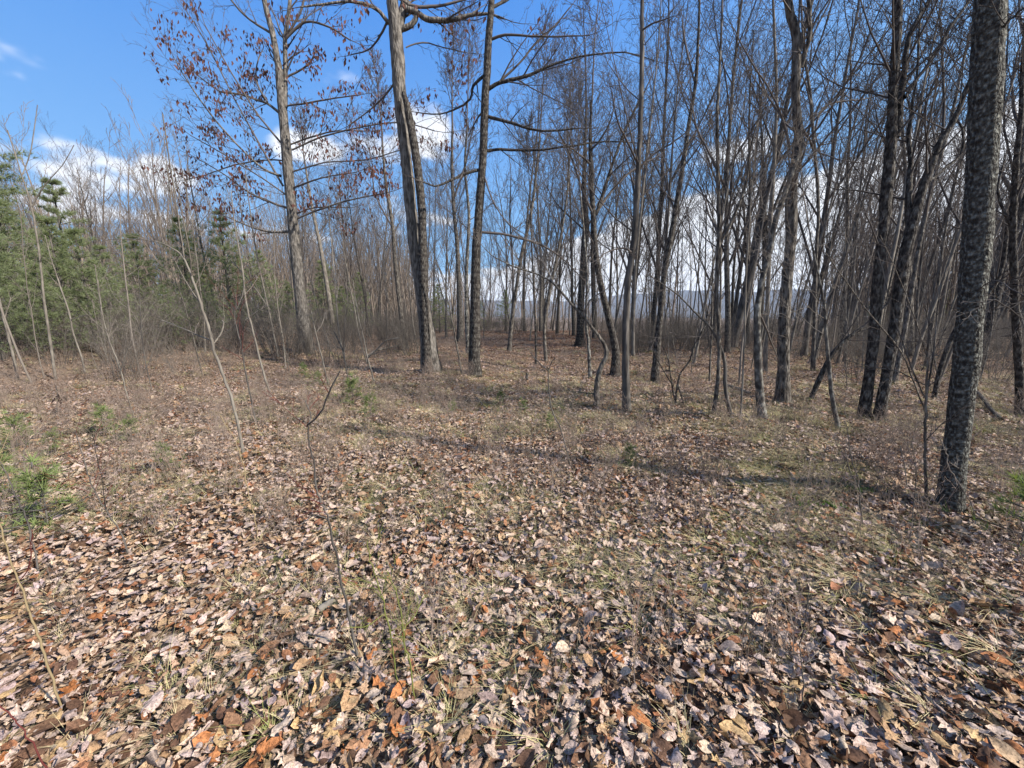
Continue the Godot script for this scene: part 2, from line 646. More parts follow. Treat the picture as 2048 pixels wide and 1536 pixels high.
# ------------------------------------------------------------------ low growth
func scatter(called: String, label: String, m: Mesh, look: Material, places: Array) -> void:
	var mm := MultiMesh.new()
	mm.transform_format = MultiMesh.TRANSFORM_3D
	mm.use_colors = true
	mm.mesh = m
	mm.instance_count = places.size()
	for q in places.size():
		mm.set_instance_transform(q, places[q][0])
		mm.set_instance_color(q, places[q][1])
	var o := MultiMeshInstance3D.new()
	o.name = called
	o.multimesh = mm
	o.material_override = look
	o.set_meta("kind", "stuff")
	o.set_meta("label", label)
	add_child(o, true)


func tuft(blades: int, high: float, lean: float, wide: float) -> Buf:
	var b := Buf.new()
	for k in blades:
		var a := rnd(0, TAU)
		var d := Vector3(cos(a), 0, sin(a))
		var s := Vector3(-sin(a), 0, cos(a))
		var h := high * rnd(0.5, 1.1)
		var out := h * lean * rnd(0.4, 1.4)
		var p0 := d * rnd(0.0, 0.03) + s * rnd(-0.02, 0.02)
		var i := b.v.size()
		for j in 4:
			var t := j / 3.0
			var p := p0 + d * out * t * t + Vector3.UP * h * (t - 0.42 * t * t * minf(lean, 1.3))
			var w := wide * (1.0 - 0.8 * t)
			b.v.append(p - s * w)
			b.v.append(p + s * w)
			var n := (d * -0.6 + Vector3.UP * 0.5).normalized()
			b.n.append(n)
			b.n.append(n)
		for j in 3:
			var q := i + j * 2
			b.i.append_array([q, q + 2, q + 3, q, q + 3, q + 1])
	return b


func upright(p: Vector3, s: float, tilt := 0.1) -> Transform3D:
	return Transform3D((Basis(Vector3.UP, rnd(0, TAU)) * Basis(Vector3.RIGHT, rnd(-tilt, tilt))).scaled_local(Vector3.ONE * s), p)


func low_growth() -> void:
	rng.seed = 91
	var look := tinted(Color.WHITE, Color(0.3, 0.3, 0.15))
	look.vertex_color_use_as_albedo = true
	var places := []
	# dry grass: thin everywhere, thick in the middle distance and on the right
	for q in 12000:
		var px := rnd(-60.0, 2110.0)
		var py := 700.0 + 860.0 * pow(rng.randf(), 1.9)
		var p := spot(px, py)
		var keep := 0.10 + 0.75 * smoothstep(-0.05, 0.28, patch.get_noise_2d(p.x * 11.0, p.z * 11.0))
		if py > 740.0 and py < 880.0 and px > 600.0:
			keep += 0.35
		if py > 940.0 and py < 1130.0 and px > 1450.0:
			keep += 0.2
		if rng.randf() > keep * lerpf(0.9, 0.07, smoothstep(860.0, 1250.0, py)):
			continue
		var c := Color(0.41, 0.35, 0.215).lerp(Color(0.2, 0.215, 0.07), pow(rng.randf(), 2.6))
		var s := rnd(0.7, 1.3) * lerpf(1.25, 0.9, smoothstep(760.0, 1000.0, py))
		places.append([upright(p, s), c * rnd(0.75, 1.1)])
	scatter("grass", "dry pale grass tufts growing through the fallen leaves", mesh_of(tuft(40, 0.13, 1.9, 0.0013)), look, places)
	# dry stalks
	rng.seed = 92
	var b := Buf.new()
	var k := habit("shrub")
	k.thin = 0.0011
	k.many = [0, 4, 3, 0, 0]
	for q in 5:
		grow(b, Vector3(rnd(-0.08, 0.08), -0.02, rnd(-0.08, 0.08)), Vector3(rnd(-0.25, 0.25), 1, rnd(-0.25, 0.25)).normalized(), rnd(0.22, 0.42), 0.0019, 1, k)
	places = []
	for q in 5200:
		var px := rnd(-60.0, 2110.0)
		var py := 690.0 + 700.0 * pow(rng.randf(), 2.4)
		var p := spot(px, py)
		var keep := lerpf(0.4, 0.03, smoothstep(820.0, 1150.0, py))
		if px < 950.0 and py < 850.0:
			keep = 0.9
		elif px > 1250.0 and py < 900.0:
			keep = maxf(keep, 0.4)
		if rng.randf() > keep:
			continue
		places.append([upright(p, rnd(0.6, 1.25), 0.3), Color(0.19, 0.148, 0.122) * rnd(0.6, 1.3)])
	scatter("weeds", "thin dry brown stalks and briars standing in the leaves", mesh_of(b), look, places)
	# brush behind
	rng.seed = 93
	b = Buf.new()
	k = habit("shrub")
	for q in 16:
		var a := rnd(0, TAU)
		grow(b, Vector3(cos(a) * 0.25, -0.05, sin(a) * 0.25), Vector3(cos(a) * 0.45, 1, sin(a) * 0.45).normalized(), rnd(0.9, 1.9), 0.008, 1, k)
	places = []
	for q in 900:
		var az := rnd(-60.0, 58.0)
		var r := 12.0 + 30.0 * rng.randf()
		var keep := 0.95 if az < -14.0 else (0.8 if az > 14.0 else 0.0)
		if az < -14.0 and r < 14.5:
			keep = 0.25
		if az >= -14.0 and az < 14.0 and r > 28.0:
			keep = 0.75 if az < 4.0 else 0.5
		if az > 14.0 and r < 15.0:
			keep = 0.1
		if rng.randf() > keep:
			continue
		var x := sin(deg_to_rad(az)) * r
		var z := -cos(deg_to_rad(az)) * r
		places.append([upright(Vector3(x, height(x, z), z), rnd(0.5, 1.15) * (1.0 if az < -14.0 else 0.85)), Color(0.105, 0.092, 0.08) * rnd(0.7, 1.3)])
	scatter("undergrowth", "tangled leafless brown brush under the trees at the clearing's edge", mesh_of(b), look, places)


# ------------------------------------------------------------------ trees traced one by one
# pts and limbs: [x, y, width] in the photograph's pixels, laid out at the trunk's own distance
func traced(pts: Array, depth: float, swing := 0.0) -> Array:
	var p := PackedVector3Array()
	var r := PackedFloat32Array()
	for i in pts.size():
		var q := at(pts[i][0], pts[i][1], depth + swing * i / maxf(1.0, pts.size() - 1.0))
		p.append(q)
		r.append(radius(pts[i][2], q))
	return [p, r]


func tree(called: String, label: String, nick: String, look: Material, twigs: Material, pts: Array, limbs: Array, o := {}) -> Node3D:
	rng.seed = hash(label)
	var foot := spot(pts[0][0], pts[0][1])
	var depth := -foot.z
	var root := thing(called, label, o.get("category", "tree"), foot)
	if nick != "":
		marks.append([nick, rad_to_deg(atan2(foot.x, depth))])
	stem("trunk", look, pts, depth, foot, root, o)
	if o.has("second"):
		var s := stem("trunk", o.second_look, o.second, depth - 0.25, foot, root, {})
		s.set_meta("label", "dark slender second stem")
	var crown := Buf.new()
	var k := habit(o.get("habit", "side"))
	k.thin = maxf(0.003, depth * 0.00034)
	var tips := []
	if o.has("leaves"):
		k.tips = tips
	for l in limbs:
		var swing: float = rnd(-0.35, 0.35) * 2.0
		var t := traced(l, depth, swing)
		var b := Buf.new()
		var lp := curve(t[0], 3, 0.006)
		for q in lp.size():
			lp[q] -= foot
		var lr := spread(t[1], 3)
		tube(b, lp, lr, 6)
		part("limb", b, look if l[0][2] >= 7 else twigs, root)
		var n := lp.size()
		var length := 0.0
		for q in n - 1:
			length += lp[q].distance_to(lp[q + 1])
		var many := int(clampf(length * 3.2, 4.0, 16.0))
		for c in many:
			var q := int(lerpf(n * 0.15, n - 1.01, (c + rng.randf()) / many))
			var d := (lp[q + 1] - lp[q]).normalized()
			grow(crown, lp[q], away(d, rnd(0.5, 0.95), rnd(0, TAU)), minf(1.6, length * 0.42) * rnd(0.6, 1.2), maxf(lr[q] * 0.45, k.thin), 2, k)
		grow(crown, lp[n - 1], (lp[n - 1] - lp[n - 2]).normalized(), minf(1.5, length * 0.35), maxf(lr[n - 1] * 0.8, k.thin), 2, k)
	# the top goes on above the picture
	var last := traced(pts.slice(-2), depth)
	var d := (last[0][1] - last[0][0] as Vector3).normalized()
	if o.get("top", 5.0) > 0.0:
		grow(crown, last[0][1] - foot, (d + Vector3.UP * 0.4).normalized(), o.get("top", 5.0), last[1][1], 0, k)
	for q in int(o.get("shoots", 0)):
		var f := rnd(o.get("from", 0.4), 1.0) * (pts.size() - 1)
		var i := int(f) if f < pts.size() - 1 else pts.size() - 2
		var a := traced(pts.slice(i, i + 2), depth)
		var p: Vector3 = a[0][0].lerp(a[0][1], f - i) - foot
		grow(crown, p, away(d, rnd(0.6, 1.1), rnd(0, TAU)), o.get("reach", 1.8) * rnd(0.6, 1.2), maxf(a[1][1] * 0.3, k.thin), 1, k)
	part("crown", crown, twigs, root)
	if o.has("leaves"):
		var b := Buf.new()
		var ceiling: float = o.get("ceiling", 99.0)
		tips = tips.filter(func(t): return t.y < ceiling)
		for q in int(o.leaves):
			var p: Vector3 = tips[rng.randi_range(0, tips.size() - 1)]
			for c in rng.randi_range(3, 9):
				hanging_leaf(b, p + Vector3(rnd(-0.22, 0.22), rnd(-0.14, 0.08), rnd(-0.22, 0.22)), rnd(0.10, 0.17))
		var lv := part("leaves", b, M.oak_leaf, root)
		lv.set_meta("kind", "stuff")
		lv.set_meta("label", "dry brown leaves still hanging on")
	return root


func stem(called: String, look: Material, pts: Array, depth: float, foot: Vector3, root: Node3D, o: Dictionary) -> MeshInstance3D:
	var t := traced(pts, depth)
	t[0][0].y = minf(t[0][0].y, foot.y) - 0.06
	var p := curve(t[0], 5, 0.004)
	for q in p.size():
		p[q] -= foot
	var r := spread(t[1], 5)
	var b := Buf.new()
	tube(b, p, r, 26 if pts[0][2] > 14 else 10, 0.2 if pts[0][2] > 14 else 0.1, o.get("flare", 0.35))
	return part(called, b, look, root)


func hanging_leaf(b: Buf, p: Vector3, s: float) -> void:
	var a := rnd(0, TAU)
	var side := Vector3(cos(a), rnd(-0.3, 0.3), sin(a)).normalized()
	var down := (Vector3(rnd(-0.5, 0.5), -1, rnd(-0.5, 0.5))).normalized()
	var n := side.cross(down).normalized()
	var i := b.v.size()
	for q in [p, p + down * s * 0.45 - side * s * 0.24 + n * s * 0.1, p + down * s, p + down * s * 0.45 + side * s * 0.24 + n * s * 0.1]:
		b.v.append(q)
		b.n.append(n)
	b.i.append_array([i, i + 1, i + 2, i, i + 2, i + 3])


func main_trees() -> void:
	tree("oak_tree", "tall oak still holding dry brown leaves, left of the twin-stemmed tree", "the leafy oak", M.pale, M.twig,
		[[614, 704, 30], [602, 610, 23], [590, 490, 22], [578, 360, 21], [569, 260, 20], [562, 190, 17], [556, 130, 14], [546, 70, 12], [532, 15, 11], [520, -60, 9], [512, -140, 7]],
		[[[570, 215, 11], [571, 150, 10], [570, 80, 9], [578, 20, 8], [586, -60, 6]],
		[[569, 75, 6], [590, 45, 5], [604, 15, 5], [610, -20, 4]],
		[[571, 78, 6], [600, 50, 6], [622, 43, 5], [660, 55, 4], [700, 80, 3]],
		[[558, 225, 7], [535, 207, 6], [515, 200, 5], [480, 188, 4], [440, 183, 4], [395, 150, 3]],
		[[535, 204, 4], [515, 170, 4], [512, 140, 3], [520, 110, 3]],
		[[562, 352, 7], [528, 338, 5], [490, 305, 4], [430, 240, 4], [380, 170, 3], [345, 110, 2]],
		[[566, 372, 5], [520, 290, 4], [470, 200, 3], [420, 100, 3], [385, 40, 2]],
		[[580, 418, 6], [540, 404, 5], [500, 386, 4], [450, 350, 3], [400, 320, 2]],
		[[585, 462, 7], [545, 464, 6], [505, 455, 4], [465, 438, 3], [440, 430, 2]],
		[[575, 300, 5], [520, 235, 4], [460, 140, 3], [410, 50, 2]],
		[[573, 155, 5], [600, 140, 4], [618, 128, 4], [627, 112, 3]],
		[[573, 212, 4], [620, 205, 4], [670, 196, 3], [720, 190, 2]],
		[[577, 290, 4], [620, 275, 4], [670, 262, 3], [730, 262, 2]],
		[[582, 378, 5], [615, 365, 4], [660, 352, 3], [710, 345, 2]],
		[[586, 430, 4], [630, 415, 3], [690, 415, 2]],
		[[540, 65, 6], [500, 40, 5], [470, 10, 4], [440, -30, 3]],
		[[584, 300, 4], [640, 275, 4], [720, 255, 3], [800, 245, 3], [870, 262, 2]],
		[[588, 440, 4], [650, 415, 4], [710, 398, 3], [775, 385, 2]],
		[[580, 345, 4], [650, 325, 3], [730, 320, 3], [800, 300, 2]],
		[[586, 400, 4], [530, 360, 3], [450, 310, 3], [380, 270, 2]],
		[[576, 322, 4], [530, 320, 3], [470, 330, 3], [410, 350, 2], [370, 360, 2]]],
		{"leaves": 520, "top": 3.0, "ceiling": 10.5})
	tree("twin_stemmed_tree", "big twin-stemmed tree with one thick pale stem and one thin dark stem", "the twin-stemmed tree", M.pale, M.twig,
		[[864, 742, 40], [854, 660, 29], [841, 570, 24], [830, 500, 23], [821, 410, 23], [811, 308, 22], [802, 215, 25], [796, 130, 27], [791, 55, 26], [785, 5, 22], [780, -60, 18], [776, -130, 14]],
		[[[799, 62, 15], [805, 25, 16], [810, 0, 15], [820, -50, 12], [826, -110, 9]],
		[[803, 58, 12], [822, 50, 11], [832, 34, 10], [826, 16, 9], [815, 8, 8]],
		[[812, 18, 12], [835, 25, 11], [852, 38, 11], [880, 41, 10], [910, 39, 9], [940, 30, 7], [975, 28, 5], [1010, 38, 3]],
		[[816, 10, 6], [850, 14, 6], [885, 10, 5], [925, 0, 4], [960, -20, 3]],
		[[778, 48, 9], [760, 24, 8], [735, 9, 7], [700, 3, 6], [650, 8, 5], [600, 14, 3]],
		[[776, 40, 5], [765, 62, 5], [752, 84, 4], [735, 100, 3], [700, 110, 2]],
		[[800, 150, 5], [770, 190, 4], [740, 220, 3], [700, 250, 2]],
		[[812, 95, 3], [845, 85, 3], [885, 95, 2], [930, 105, 2]]],
		{"second": [[855, 757, 20], [852, 680, 16], [848, 600, 18], [846, 513, 17], [843, 410, 16], [831, 308, 17], [819, 238, 15], [808, 185, 9]], "second_look": M.dark, "leaves": 60, "top": 4.0, "flare": 0.16})
	tree("dark_straight_tree", "straight dark-barked tree with long bare side branches, right of the twin-stemmed tree", "the dark straight tree", M.dark, M.twig,
		[[949, 750, 25], [950, 640, 20], [952, 513, 18], [959, 410, 16], [966, 308, 15], [970, 205, 16], [976, 103, 14], [983, 0, 12], [988, -80, 10]],
		[[[977, 178, 9], [1000, 165, 8], [1020, 160, 8], [1060, 150, 7], [1100, 132, 5], [1160, 113, 4], [1250, 105, 3], [1310, 122, 2]],
		[[1000, 163, 5], [1040, 125, 4], [1070, 88, 4], [1110, 50, 3], [1140, 15, 2]],
		[[978, 80, 6], [1010, 70, 5], [1060, 72, 4], [1120, 73, 3], [1180, 70, 2]],
		[[984, 14, 7], [1010, 2, 6], [1040, -20, 5], [1080, -60, 4]],
		[[972, 232, 7], [1020, 245, 6], [1060, 258, 5], [1100, 262, 4], [1150, 257, 3]],
		[[968, 303, 7], [1000, 299, 6], [1060, 301, 5], [1130, 294, 4], [1210, 283, 3], [1290, 286, 2]],
		[[955, 465, 6], [1000, 467, 5], [1050, 479, 5], [1090, 493, 4], [1130, 522, 3], [1170, 562, 2]],
		[[967, 152, 7], [947, 172, 6], [940, 198, 5], [918, 215, 4], [880, 228, 3], [830, 224, 2]],
		[[957, 340, 7], [925, 349, 6], [895, 364, 5], [870, 372, 4], [846, 364, 3]],
		[[966, 222, 4], [950, 245, 3], [938, 270, 2]],
		[[966, 345, 4], [985, 400, 3], [1010, 440, 2], [1035, 460, 2]]],
		{"top": 4.0})
	tree("smooth_grey_tree", "smooth grey slender trunk standing right of the crooked leaning stem", "the smooth grey trunk", M.brown, M.twig,
		[[1254, 822, 18], [1251, 708, 14], [1255, 571, 13], [1263, 520, 13], [1269, 470, 13], [1273, 410, 12], [1278, 308, 10], [1282, 205, 9], [1284, 103, 9], [1284, 0, 7], [1285, -80, 5]],
		[[[1271, 365, 5], [1288, 325, 4], [1320, 300, 4], [1350, 282, 3], [1376, 260, 2]],
		[[1276, 330, 4], [1255, 285, 4], [1235, 240, 3], [1225, 190, 2]],
		[[1264, 505, 5], [1250, 497, 4], [1230, 498, 3], [1205, 510, 2]],
		[[1284, 60, 4], [1310, 45, 3], [1340, 35, 2]]],
		{"shoots": 9, "top": 4.0, "flare": 0.25})
	tree("forked_dark_tree", "dark tree that forks into a fan of limbs behind the smooth grey trunk", "the fan-limbed tree", M.dark, M.twig,
		[[1230, 752, 19], [1231, 700, 15], [1216, 630, 13], [1200, 560, 12], [1190, 490, 11], [1185, 410, 10], [1182, 345, 10], [1180, 275, 5], [1184, 200, 4]],
		[[[1192, 430, 8], [1212, 370, 7], [1228, 320, 6], [1250, 260, 5], [1280, 200, 4]],
		[[1193, 425, 6], [1225, 380, 5], [1260, 345, 4], [1300, 320, 3]],
		[[1190, 440, 5], [1165, 380, 5], [1145, 320, 4], [1120, 270, 3]],
		[[1183, 330, 5], [1160, 310, 4], [1140, 295, 3], [1110, 280, 2]],
		[[1182, 300, 4], [1200, 280, 4], [1222, 240, 3], [1230, 190, 2]]],
		{"shoots": 6, "top": 2.5})
	tree("crooked_tree", "crooked grey stem bent over to the left in a thin arch", "the crooked arching stem", M.grey, M.pale_twig,
		[[1194, 810, 13], [1194, 770, 11], [1202, 735, 10], [1213, 704, 9], [1196, 670, 6], [1165, 632, 5], [1138, 602, 5], [1107, 567, 4], [1073, 548, 3], [1030, 534, 3], [985, 512, 2]],
		[[[1107, 567, 3], [1085, 520, 3], [1070, 480, 2]], [[1165, 632, 3], [1180, 600, 3], [1210, 580, 2]]],
		{"shoots": 5, "reach": 0.9, "top": 0.6, "flare": 0.2})
	tree("leaning_dark_tree", "dark lichen-flecked tree leaning right, beyond the smooth grey trunk", "the dark right-leaning tree", M.dark, M.twig,
		[[1309, 767, 17], [1316, 673, 13], [1323, 605, 11], [1330, 537, 11], [1346, 451, 11], [1364, 342, 9], [1379, 239, 8], [1392, 160, 7], [1397, 68, 5], [1400, -40, 4]],
		[[[1350, 425, 5], [1335, 380, 4], [1325, 330, 3]], [[1390, 165, 4], [1375, 110, 4], [1365, 50, 3]], [[1366, 335, 4], [1400, 290, 3], [1430, 240, 2]]],
		{"shoots": 8, "top": 4.0})
	tree("far_dark_tree", "stout dark trunk farther back with a flared foot on the red-brown leaves", "the stout far trunk", M.dark, M.dark_twig,
		[[1160, 694, 16], [1162, 600, 13], [1168, 500, 13], [1172, 440, 12], [1168, 380, 9], [1170, 300, 7], [1172, 230, 4]], [], {"shoots": 10, "reach": 4.0, "top": 5.0, "flare": 0.6})
	tree("paired_tree", "pale slender tree leaning right, standing on the red-brown leaves beyond the clearing", "the slender pale leaning tree", M.grey, M.twig,
		[[1018, 704, 10], [1023, 650, 8], [1032, 580, 7], [1045, 500, 7], [1060, 440, 6], [1072, 350, 5], [1080, 260, 3]], [[[1023, 650, 5], [1026, 590, 4], [1025, 520, 4], [1020, 440, 3], [1022, 350, 2]]], {"shoots": 8, "reach": 3.0, "top": 3.0, "habit": "fan"})
	tree("back_tree", "dark-footed tree seen between the twin-stemmed tree and the dark straight tree", "the dark-footed tree", M.grey, M.twig,
		[[921, 683, 15], [919, 600, 10], [915, 500, 8], [907, 410, 7], [904, 330, 6], [905, 250, 4]], [[[907, 400, 4], [930, 330, 3], [945, 260, 2]]], {"shoots": 9, "reach": 3.0, "top": 4.0, "habit": "fan"})
	tree("hidden_tree", "speckled thin tree half hidden by the dark straight tree", "", M.spotted, M.twig,
		[[937, 710, 10], [933, 620, 8], [934, 520, 7], [938, 430, 6], [930, 340, 5], [934, 260, 3]], [], {"shoots": 8, "reach": 2.4, "top": 3.0, "habit": "fan"})
	tree("grey_tree", "grey tree leaning left with a dead pale branch lying at its foot", "the grey left-leaning tree", M.grey, M.twig,
		[[812, 694, 12], [801, 620, 9], [790, 520, 8], [785, 450, 7], [772, 370, 6], [765, 290, 4]], [[[785, 455, 4], [765, 420, 3], [748, 380, 3], [745, 330, 2]]], {"shoots": 9, "reach": 2.6, "top": 3.0, "habit": "fan"})
	tree("pale_left_tree", "pale grey tree leaning left in the brush just right of the leafy oak", "the pale brush tree", M.smooth, M.twig,
		[[668, 668, 11], [657, 590, 9], [642, 500, 8], [625, 420, 6], [612, 340, 4]], [], {"shoots": 9, "reach": 2.6, "top": 3.0, "habit": "fan"})
	tree("knotted_tree", "slim tree with a bulge at head height on the red-brown leaves", "the bulging slim tree", M.grey, M.twig,
		[[1092, 723, 8], [1089, 660, 6], [1096, 600, 8], [1106, 550, 6], [1122, 470, 5], [1135, 380, 4], [1140, 290, 2]], [[[1106, 550, 4], [1122, 500, 3], [1140, 450, 2]]], {"shoots": 8, "reach": 2.2, "top": 2.5, "habit": "fan"})
	tree("speckled_thin_tree", "thin pale-speckled tree left of the crooked arching stem", "", M.spotted, M.twig,
		[[1181, 757, 8], [1177, 690, 6], [1172, 640, 5], [1174, 560, 5], [1168, 470, 4], [1160, 380, 3]], [], {"shoots": 7, "reach": 1.8, "top": 2.0, "habit": "fan"})
	tree("dark_post_tree", "thin dark straight stem left of the bulging slim tree", "", M.dark, M.dark_twig,
		[[1072, 731, 5], [1071, 660, 4], [1068, 590, 4], [1064, 500, 3], [1060, 400, 2]], [], {"shoots": 6, "reach": 1.6, "top": 2.0, "habit": "fan"})


func right_trees() -> void:
	tree("mossy_tree", "thick mossy grey tree with a wavy trunk that forks near the top", "the thick wavy tree", M.grey, M.twig,
		[[1563, 808, 32], [1567, 740, 25], [1567, 673, 24], [1573, 571, 22], [1583, 468, 23], [1582, 400, 24], [1587, 345, 21], [1598, 285, 19], [1592, 205, 17], [1592, 137, 18], [1592, 68, 18], [1578, 17, 17], [1570, -60, 14]],
		[[[1602, 135, 10], [1612, 100, 10], [1618, 75, 10], [1618, 17, 9], [1612, -60, 7]],
		[[1580, 300, 6], [1565, 240, 5], [1545, 190, 4], [1500, 120, 3], [1470, 60, 2]],
		[[1595, 250, 5], [1620, 280, 5], [1632, 330, 4]],
		[[1585, 30, 4], [1560, -10, 3], [1530, -40, 2]]],
		{"shoots": 8, "top": 4.0, "flare": 0.45})
	tree("shaggy_tree", "shaggy bark tree leaning onto the thick wavy tree, dark at its foot", "the shaggy leaning tree", M.spotted, M.twig,
		[[1526, 840, 20], [1517, 742, 16], [1514, 639, 14], [1522, 571, 12], [1539, 502, 12], [1553, 434, 12], [1572, 380, 10], [1596, 310, 9], [1600, 250, 6]],
		[[[1516, 620, 4], [1530, 650, 4], [1545, 690, 3], [1556, 720, 2]]], {"top": 0.0, "flare": 0.3})
	tree("thin_pole_tree", "tall thin pole-like tree just right of the thick wavy tree", "the tall thin pole", M.grey, M.twig,
		[[1626, 742, 11], [1629, 640, 8], [1632, 513, 7], [1637, 410, 7], [1627, 273, 7], [1618, 171, 6], [1608, 110, 5], [1604, 40, 4]],
		[[[1627, 280, 5], [1640, 225, 4], [1670, 205, 4], [1720, 200, 3], [1765, 190, 2]], [[1630, 300, 4], [1650, 310, 3], [1690, 322, 3], [1740, 328, 2]], [[1622, 215, 4], [1612, 170, 3], [1600, 140, 2]]], {"shoots": 7, "top": 3.0})
	tree("dark_pole_tree", "straight grey-barked tree left of the shaggy leaning tree, forking at mid height", "the mid-forked tree", M.grey, M.twig,
		[[1427, 832, 10], [1437, 742, 8], [1438, 673, 8], [1433, 571, 8], [1438, 468, 9], [1437, 400, 9], [1436, 342, 8], [1434, 240, 7], [1440, 130, 5], [1444, 20, 4]],
		[[[1441, 488, 7], [1460, 450, 7], [1480, 400, 6], [1496, 350, 5], [1500, 300, 4], [1520, 230, 3]],
		[[1437, 345, 4], [1410, 290, 4], [1392, 250, 3], [1380, 190, 2]], [[1437, 470, 4], [1418, 430, 4], [1405, 390, 3], [1378, 370, 2]]], {"shoots": 10, "reach": 1.6, "top": 3.0, "flare": 0.2})
	tree("red_foot_tree", "thin bent stem with a reddish rotten foot, right of the mid-forked tree", "", M.brown, M.twig,
		[[1465, 832, 9], [1452, 785, 9], [1449, 725, 8], [1440, 690, 5], [1420, 655, 4], [1396, 630, 4], [1350, 585, 3], [1310, 560, 2]], [], {"shoots": 5, "reach": 0.9, "top": 0.5, "flare": 0.1})
	tree("white_thin_tree", "thin pale upright stem in front of the shaggy leaning tree's left side", "", M.smooth, M.pale_twig,
		[[1481, 843, 5], [1486, 742, 4], [1490, 640, 4], [1494, 520, 3], [1500, 420, 3], [1508, 330, 2]], [], {"shoots": 6, "reach": 1.0, "top": 1.0, "flare": 0.1})
	tree("pale_pole_tree", "smooth pale pole between the mid-forked tree and the thick wavy tree", "", M.smooth, M.twig,
		[[1530, 745, 11], [1535, 600, 9], [1542, 430, 9], [1549, 308, 8], [1553, 205, 7], [1550, 103, 6], [1546, 0, 5], [1544, -60, 4]], [[[1552, 220, 4], [1530, 180, 3], [1510, 130, 2]]], {"shoots": 8, "reach": 1.8, "top": 3.0})
	tree("spotted_sapling", "white-spotted curved young trunk in front of the two big dark trunks", "the white-spotted curved trunk", M.spotted, M.pale_twig,
		[[1681, 861, 13], [1664, 793, 10], [1657, 725, 9], [1650, 639, 7], [1645, 590, 6], [1630, 520, 4], [1615, 440, 3]], [[[1652, 650, 4], [1665, 600, 3], [1680, 540, 2]]], {"shoots": 6, "reach": 1.2, "top": 1.0, "flare": 0.2})
	tree("big_dark_tree", "big dark trunk with two upright tops, left of the split-limbed dark tree", "the big double-topped tree", M.dark, M.dark_twig,
		[[1726, 840, 28], [1740, 742, 23], [1750, 640, 24], [1758, 537, 23], [1768, 451, 22], [1771, 400, 25], [1781, 308, 25], [1784, 235, 20], [1785, 190, 18], [1789, 137, 19], [1794, 68, 18], [1797, 0, 17], [1800, -70, 14]],
		[[[1795, 275, 14], [1801, 205, 14], [1809, 137, 12], [1817, 75, 11], [1838, 34, 9], [1858, 0, 8], [1880, -50, 6]],
		[[1810, 195, 10], [1840, 150, 9], [1874, 103, 9], [1902, 51, 9], [1930, 14, 8], [1960, -30, 6]],
		[[1762, 500, 4], [1740, 450, 3], [1722, 400, 2]], [[1782, 310, 4], [1760, 260, 3], [1748, 200, 2]]], {"shoots": 8, "top": 4.0})
	tree("split_dark_tree", "big dark tree whose limbs split to the right toward the lichen-covered trunk", "the split-limbed dark tree", M.dark, M.dark_twig,
		[[1756, 842, 26], [1775, 742, 24], [1792, 639, 26], [1806, 537, 28], [1822, 462, 27], [1840, 393, 20], [1861, 335, 19], [1881, 284, 15], [1909, 239, 12], [1930, 185, 11], [1945, 145, 9], [1955, 60, 7], [1960, -40, 5]],
		[[[1820, 470, 16], [1815, 400, 15], [1822, 330, 11], [1818, 260, 9], [1830, 180, 6], [1838, 90, 5], [1842, 0, 4]],
		[[1858, 362, 9], [1895, 332, 8], [1922, 308, 7], [1926, 267, 6], [1915, 240, 4]],
		[[1884, 280, 6], [1888, 210, 6], [1885, 120, 5], [1880, 40, 4]], [[1866, 330, 5], [1850, 260, 4], [1855, 200, 3]]], {"shoots": 10, "top": 3.0})
	tree("lichen_tree", "thickest trunk, dark bark crusted with pale lichen, at the right edge", "the lichen-covered trunk", M.lichen, M.dark_twig,
		[[1897, 1018, 64], [1907, 940, 56], [1929, 742, 57], [1943, 605, 58], [1955, 468, 62], [1961, 380, 63], [1966, 300, 66], [1970, 205, 67], [1975, 103, 66], [1981, 0, 66], [1986, -90, 62], [1992, -300, 54], [1996, -700, 40]],
		[[[2000, 60, 8], [2020, 40, 7], [2048, 15, 6], [2090, -30, 4]], [[1945, 590, 3], [1985, 560, 3], [2020, 575, 3], [2060, 595, 2]], [[1944, 610, 3], [1990, 600, 3], [2030, 625, 3], [2070, 650, 2]]], {"top": 5.0, "flare": 0.22})
	tree("leaning_tree", "thin dark trunk leaning far to the right behind the white-spotted curved trunk", "", M.dark, M.dark_twig,
		[[1618, 802, 12], [1640, 755, 12], [1666, 706, 11], [1700, 672, 9], [1726, 655, 7]], [], {"top": 1.0, "shoots": 3, "flare": 0.1})
	tree("edge_dark_tree", "thick dark trunk cut by the right edge of the view", "", M.dark, M.dark_twig,
		[[2042, 833, 24], [2038, 740, 20], [2030, 600, 18], [2026, 480, 16], [2030, 360, 14], [2040, 250, 12], [2046, 120, 9]], [[[2030, 470, 8], [2005, 420, 7], [1996, 370, 6], [2010, 320, 4]], [[2030, 400, 6], [2050, 350, 5], [2060, 300, 4]]], {"shoots": 10, "top": 3.0})
	tree("edge_leaning_tree", "dark stem leaning right and crossing behind the lichen-covered trunk", "", M.dark, M.dark_twig,
		[[1868, 800, 12], [1880, 740, 12], [1915, 655, 12], [1975, 590, 12], [2000, 545, 11], [2012, 480, 10], [2022, 400, 8], [2030, 310, 6]], [], {"shoots": 8, "top": 2.0})


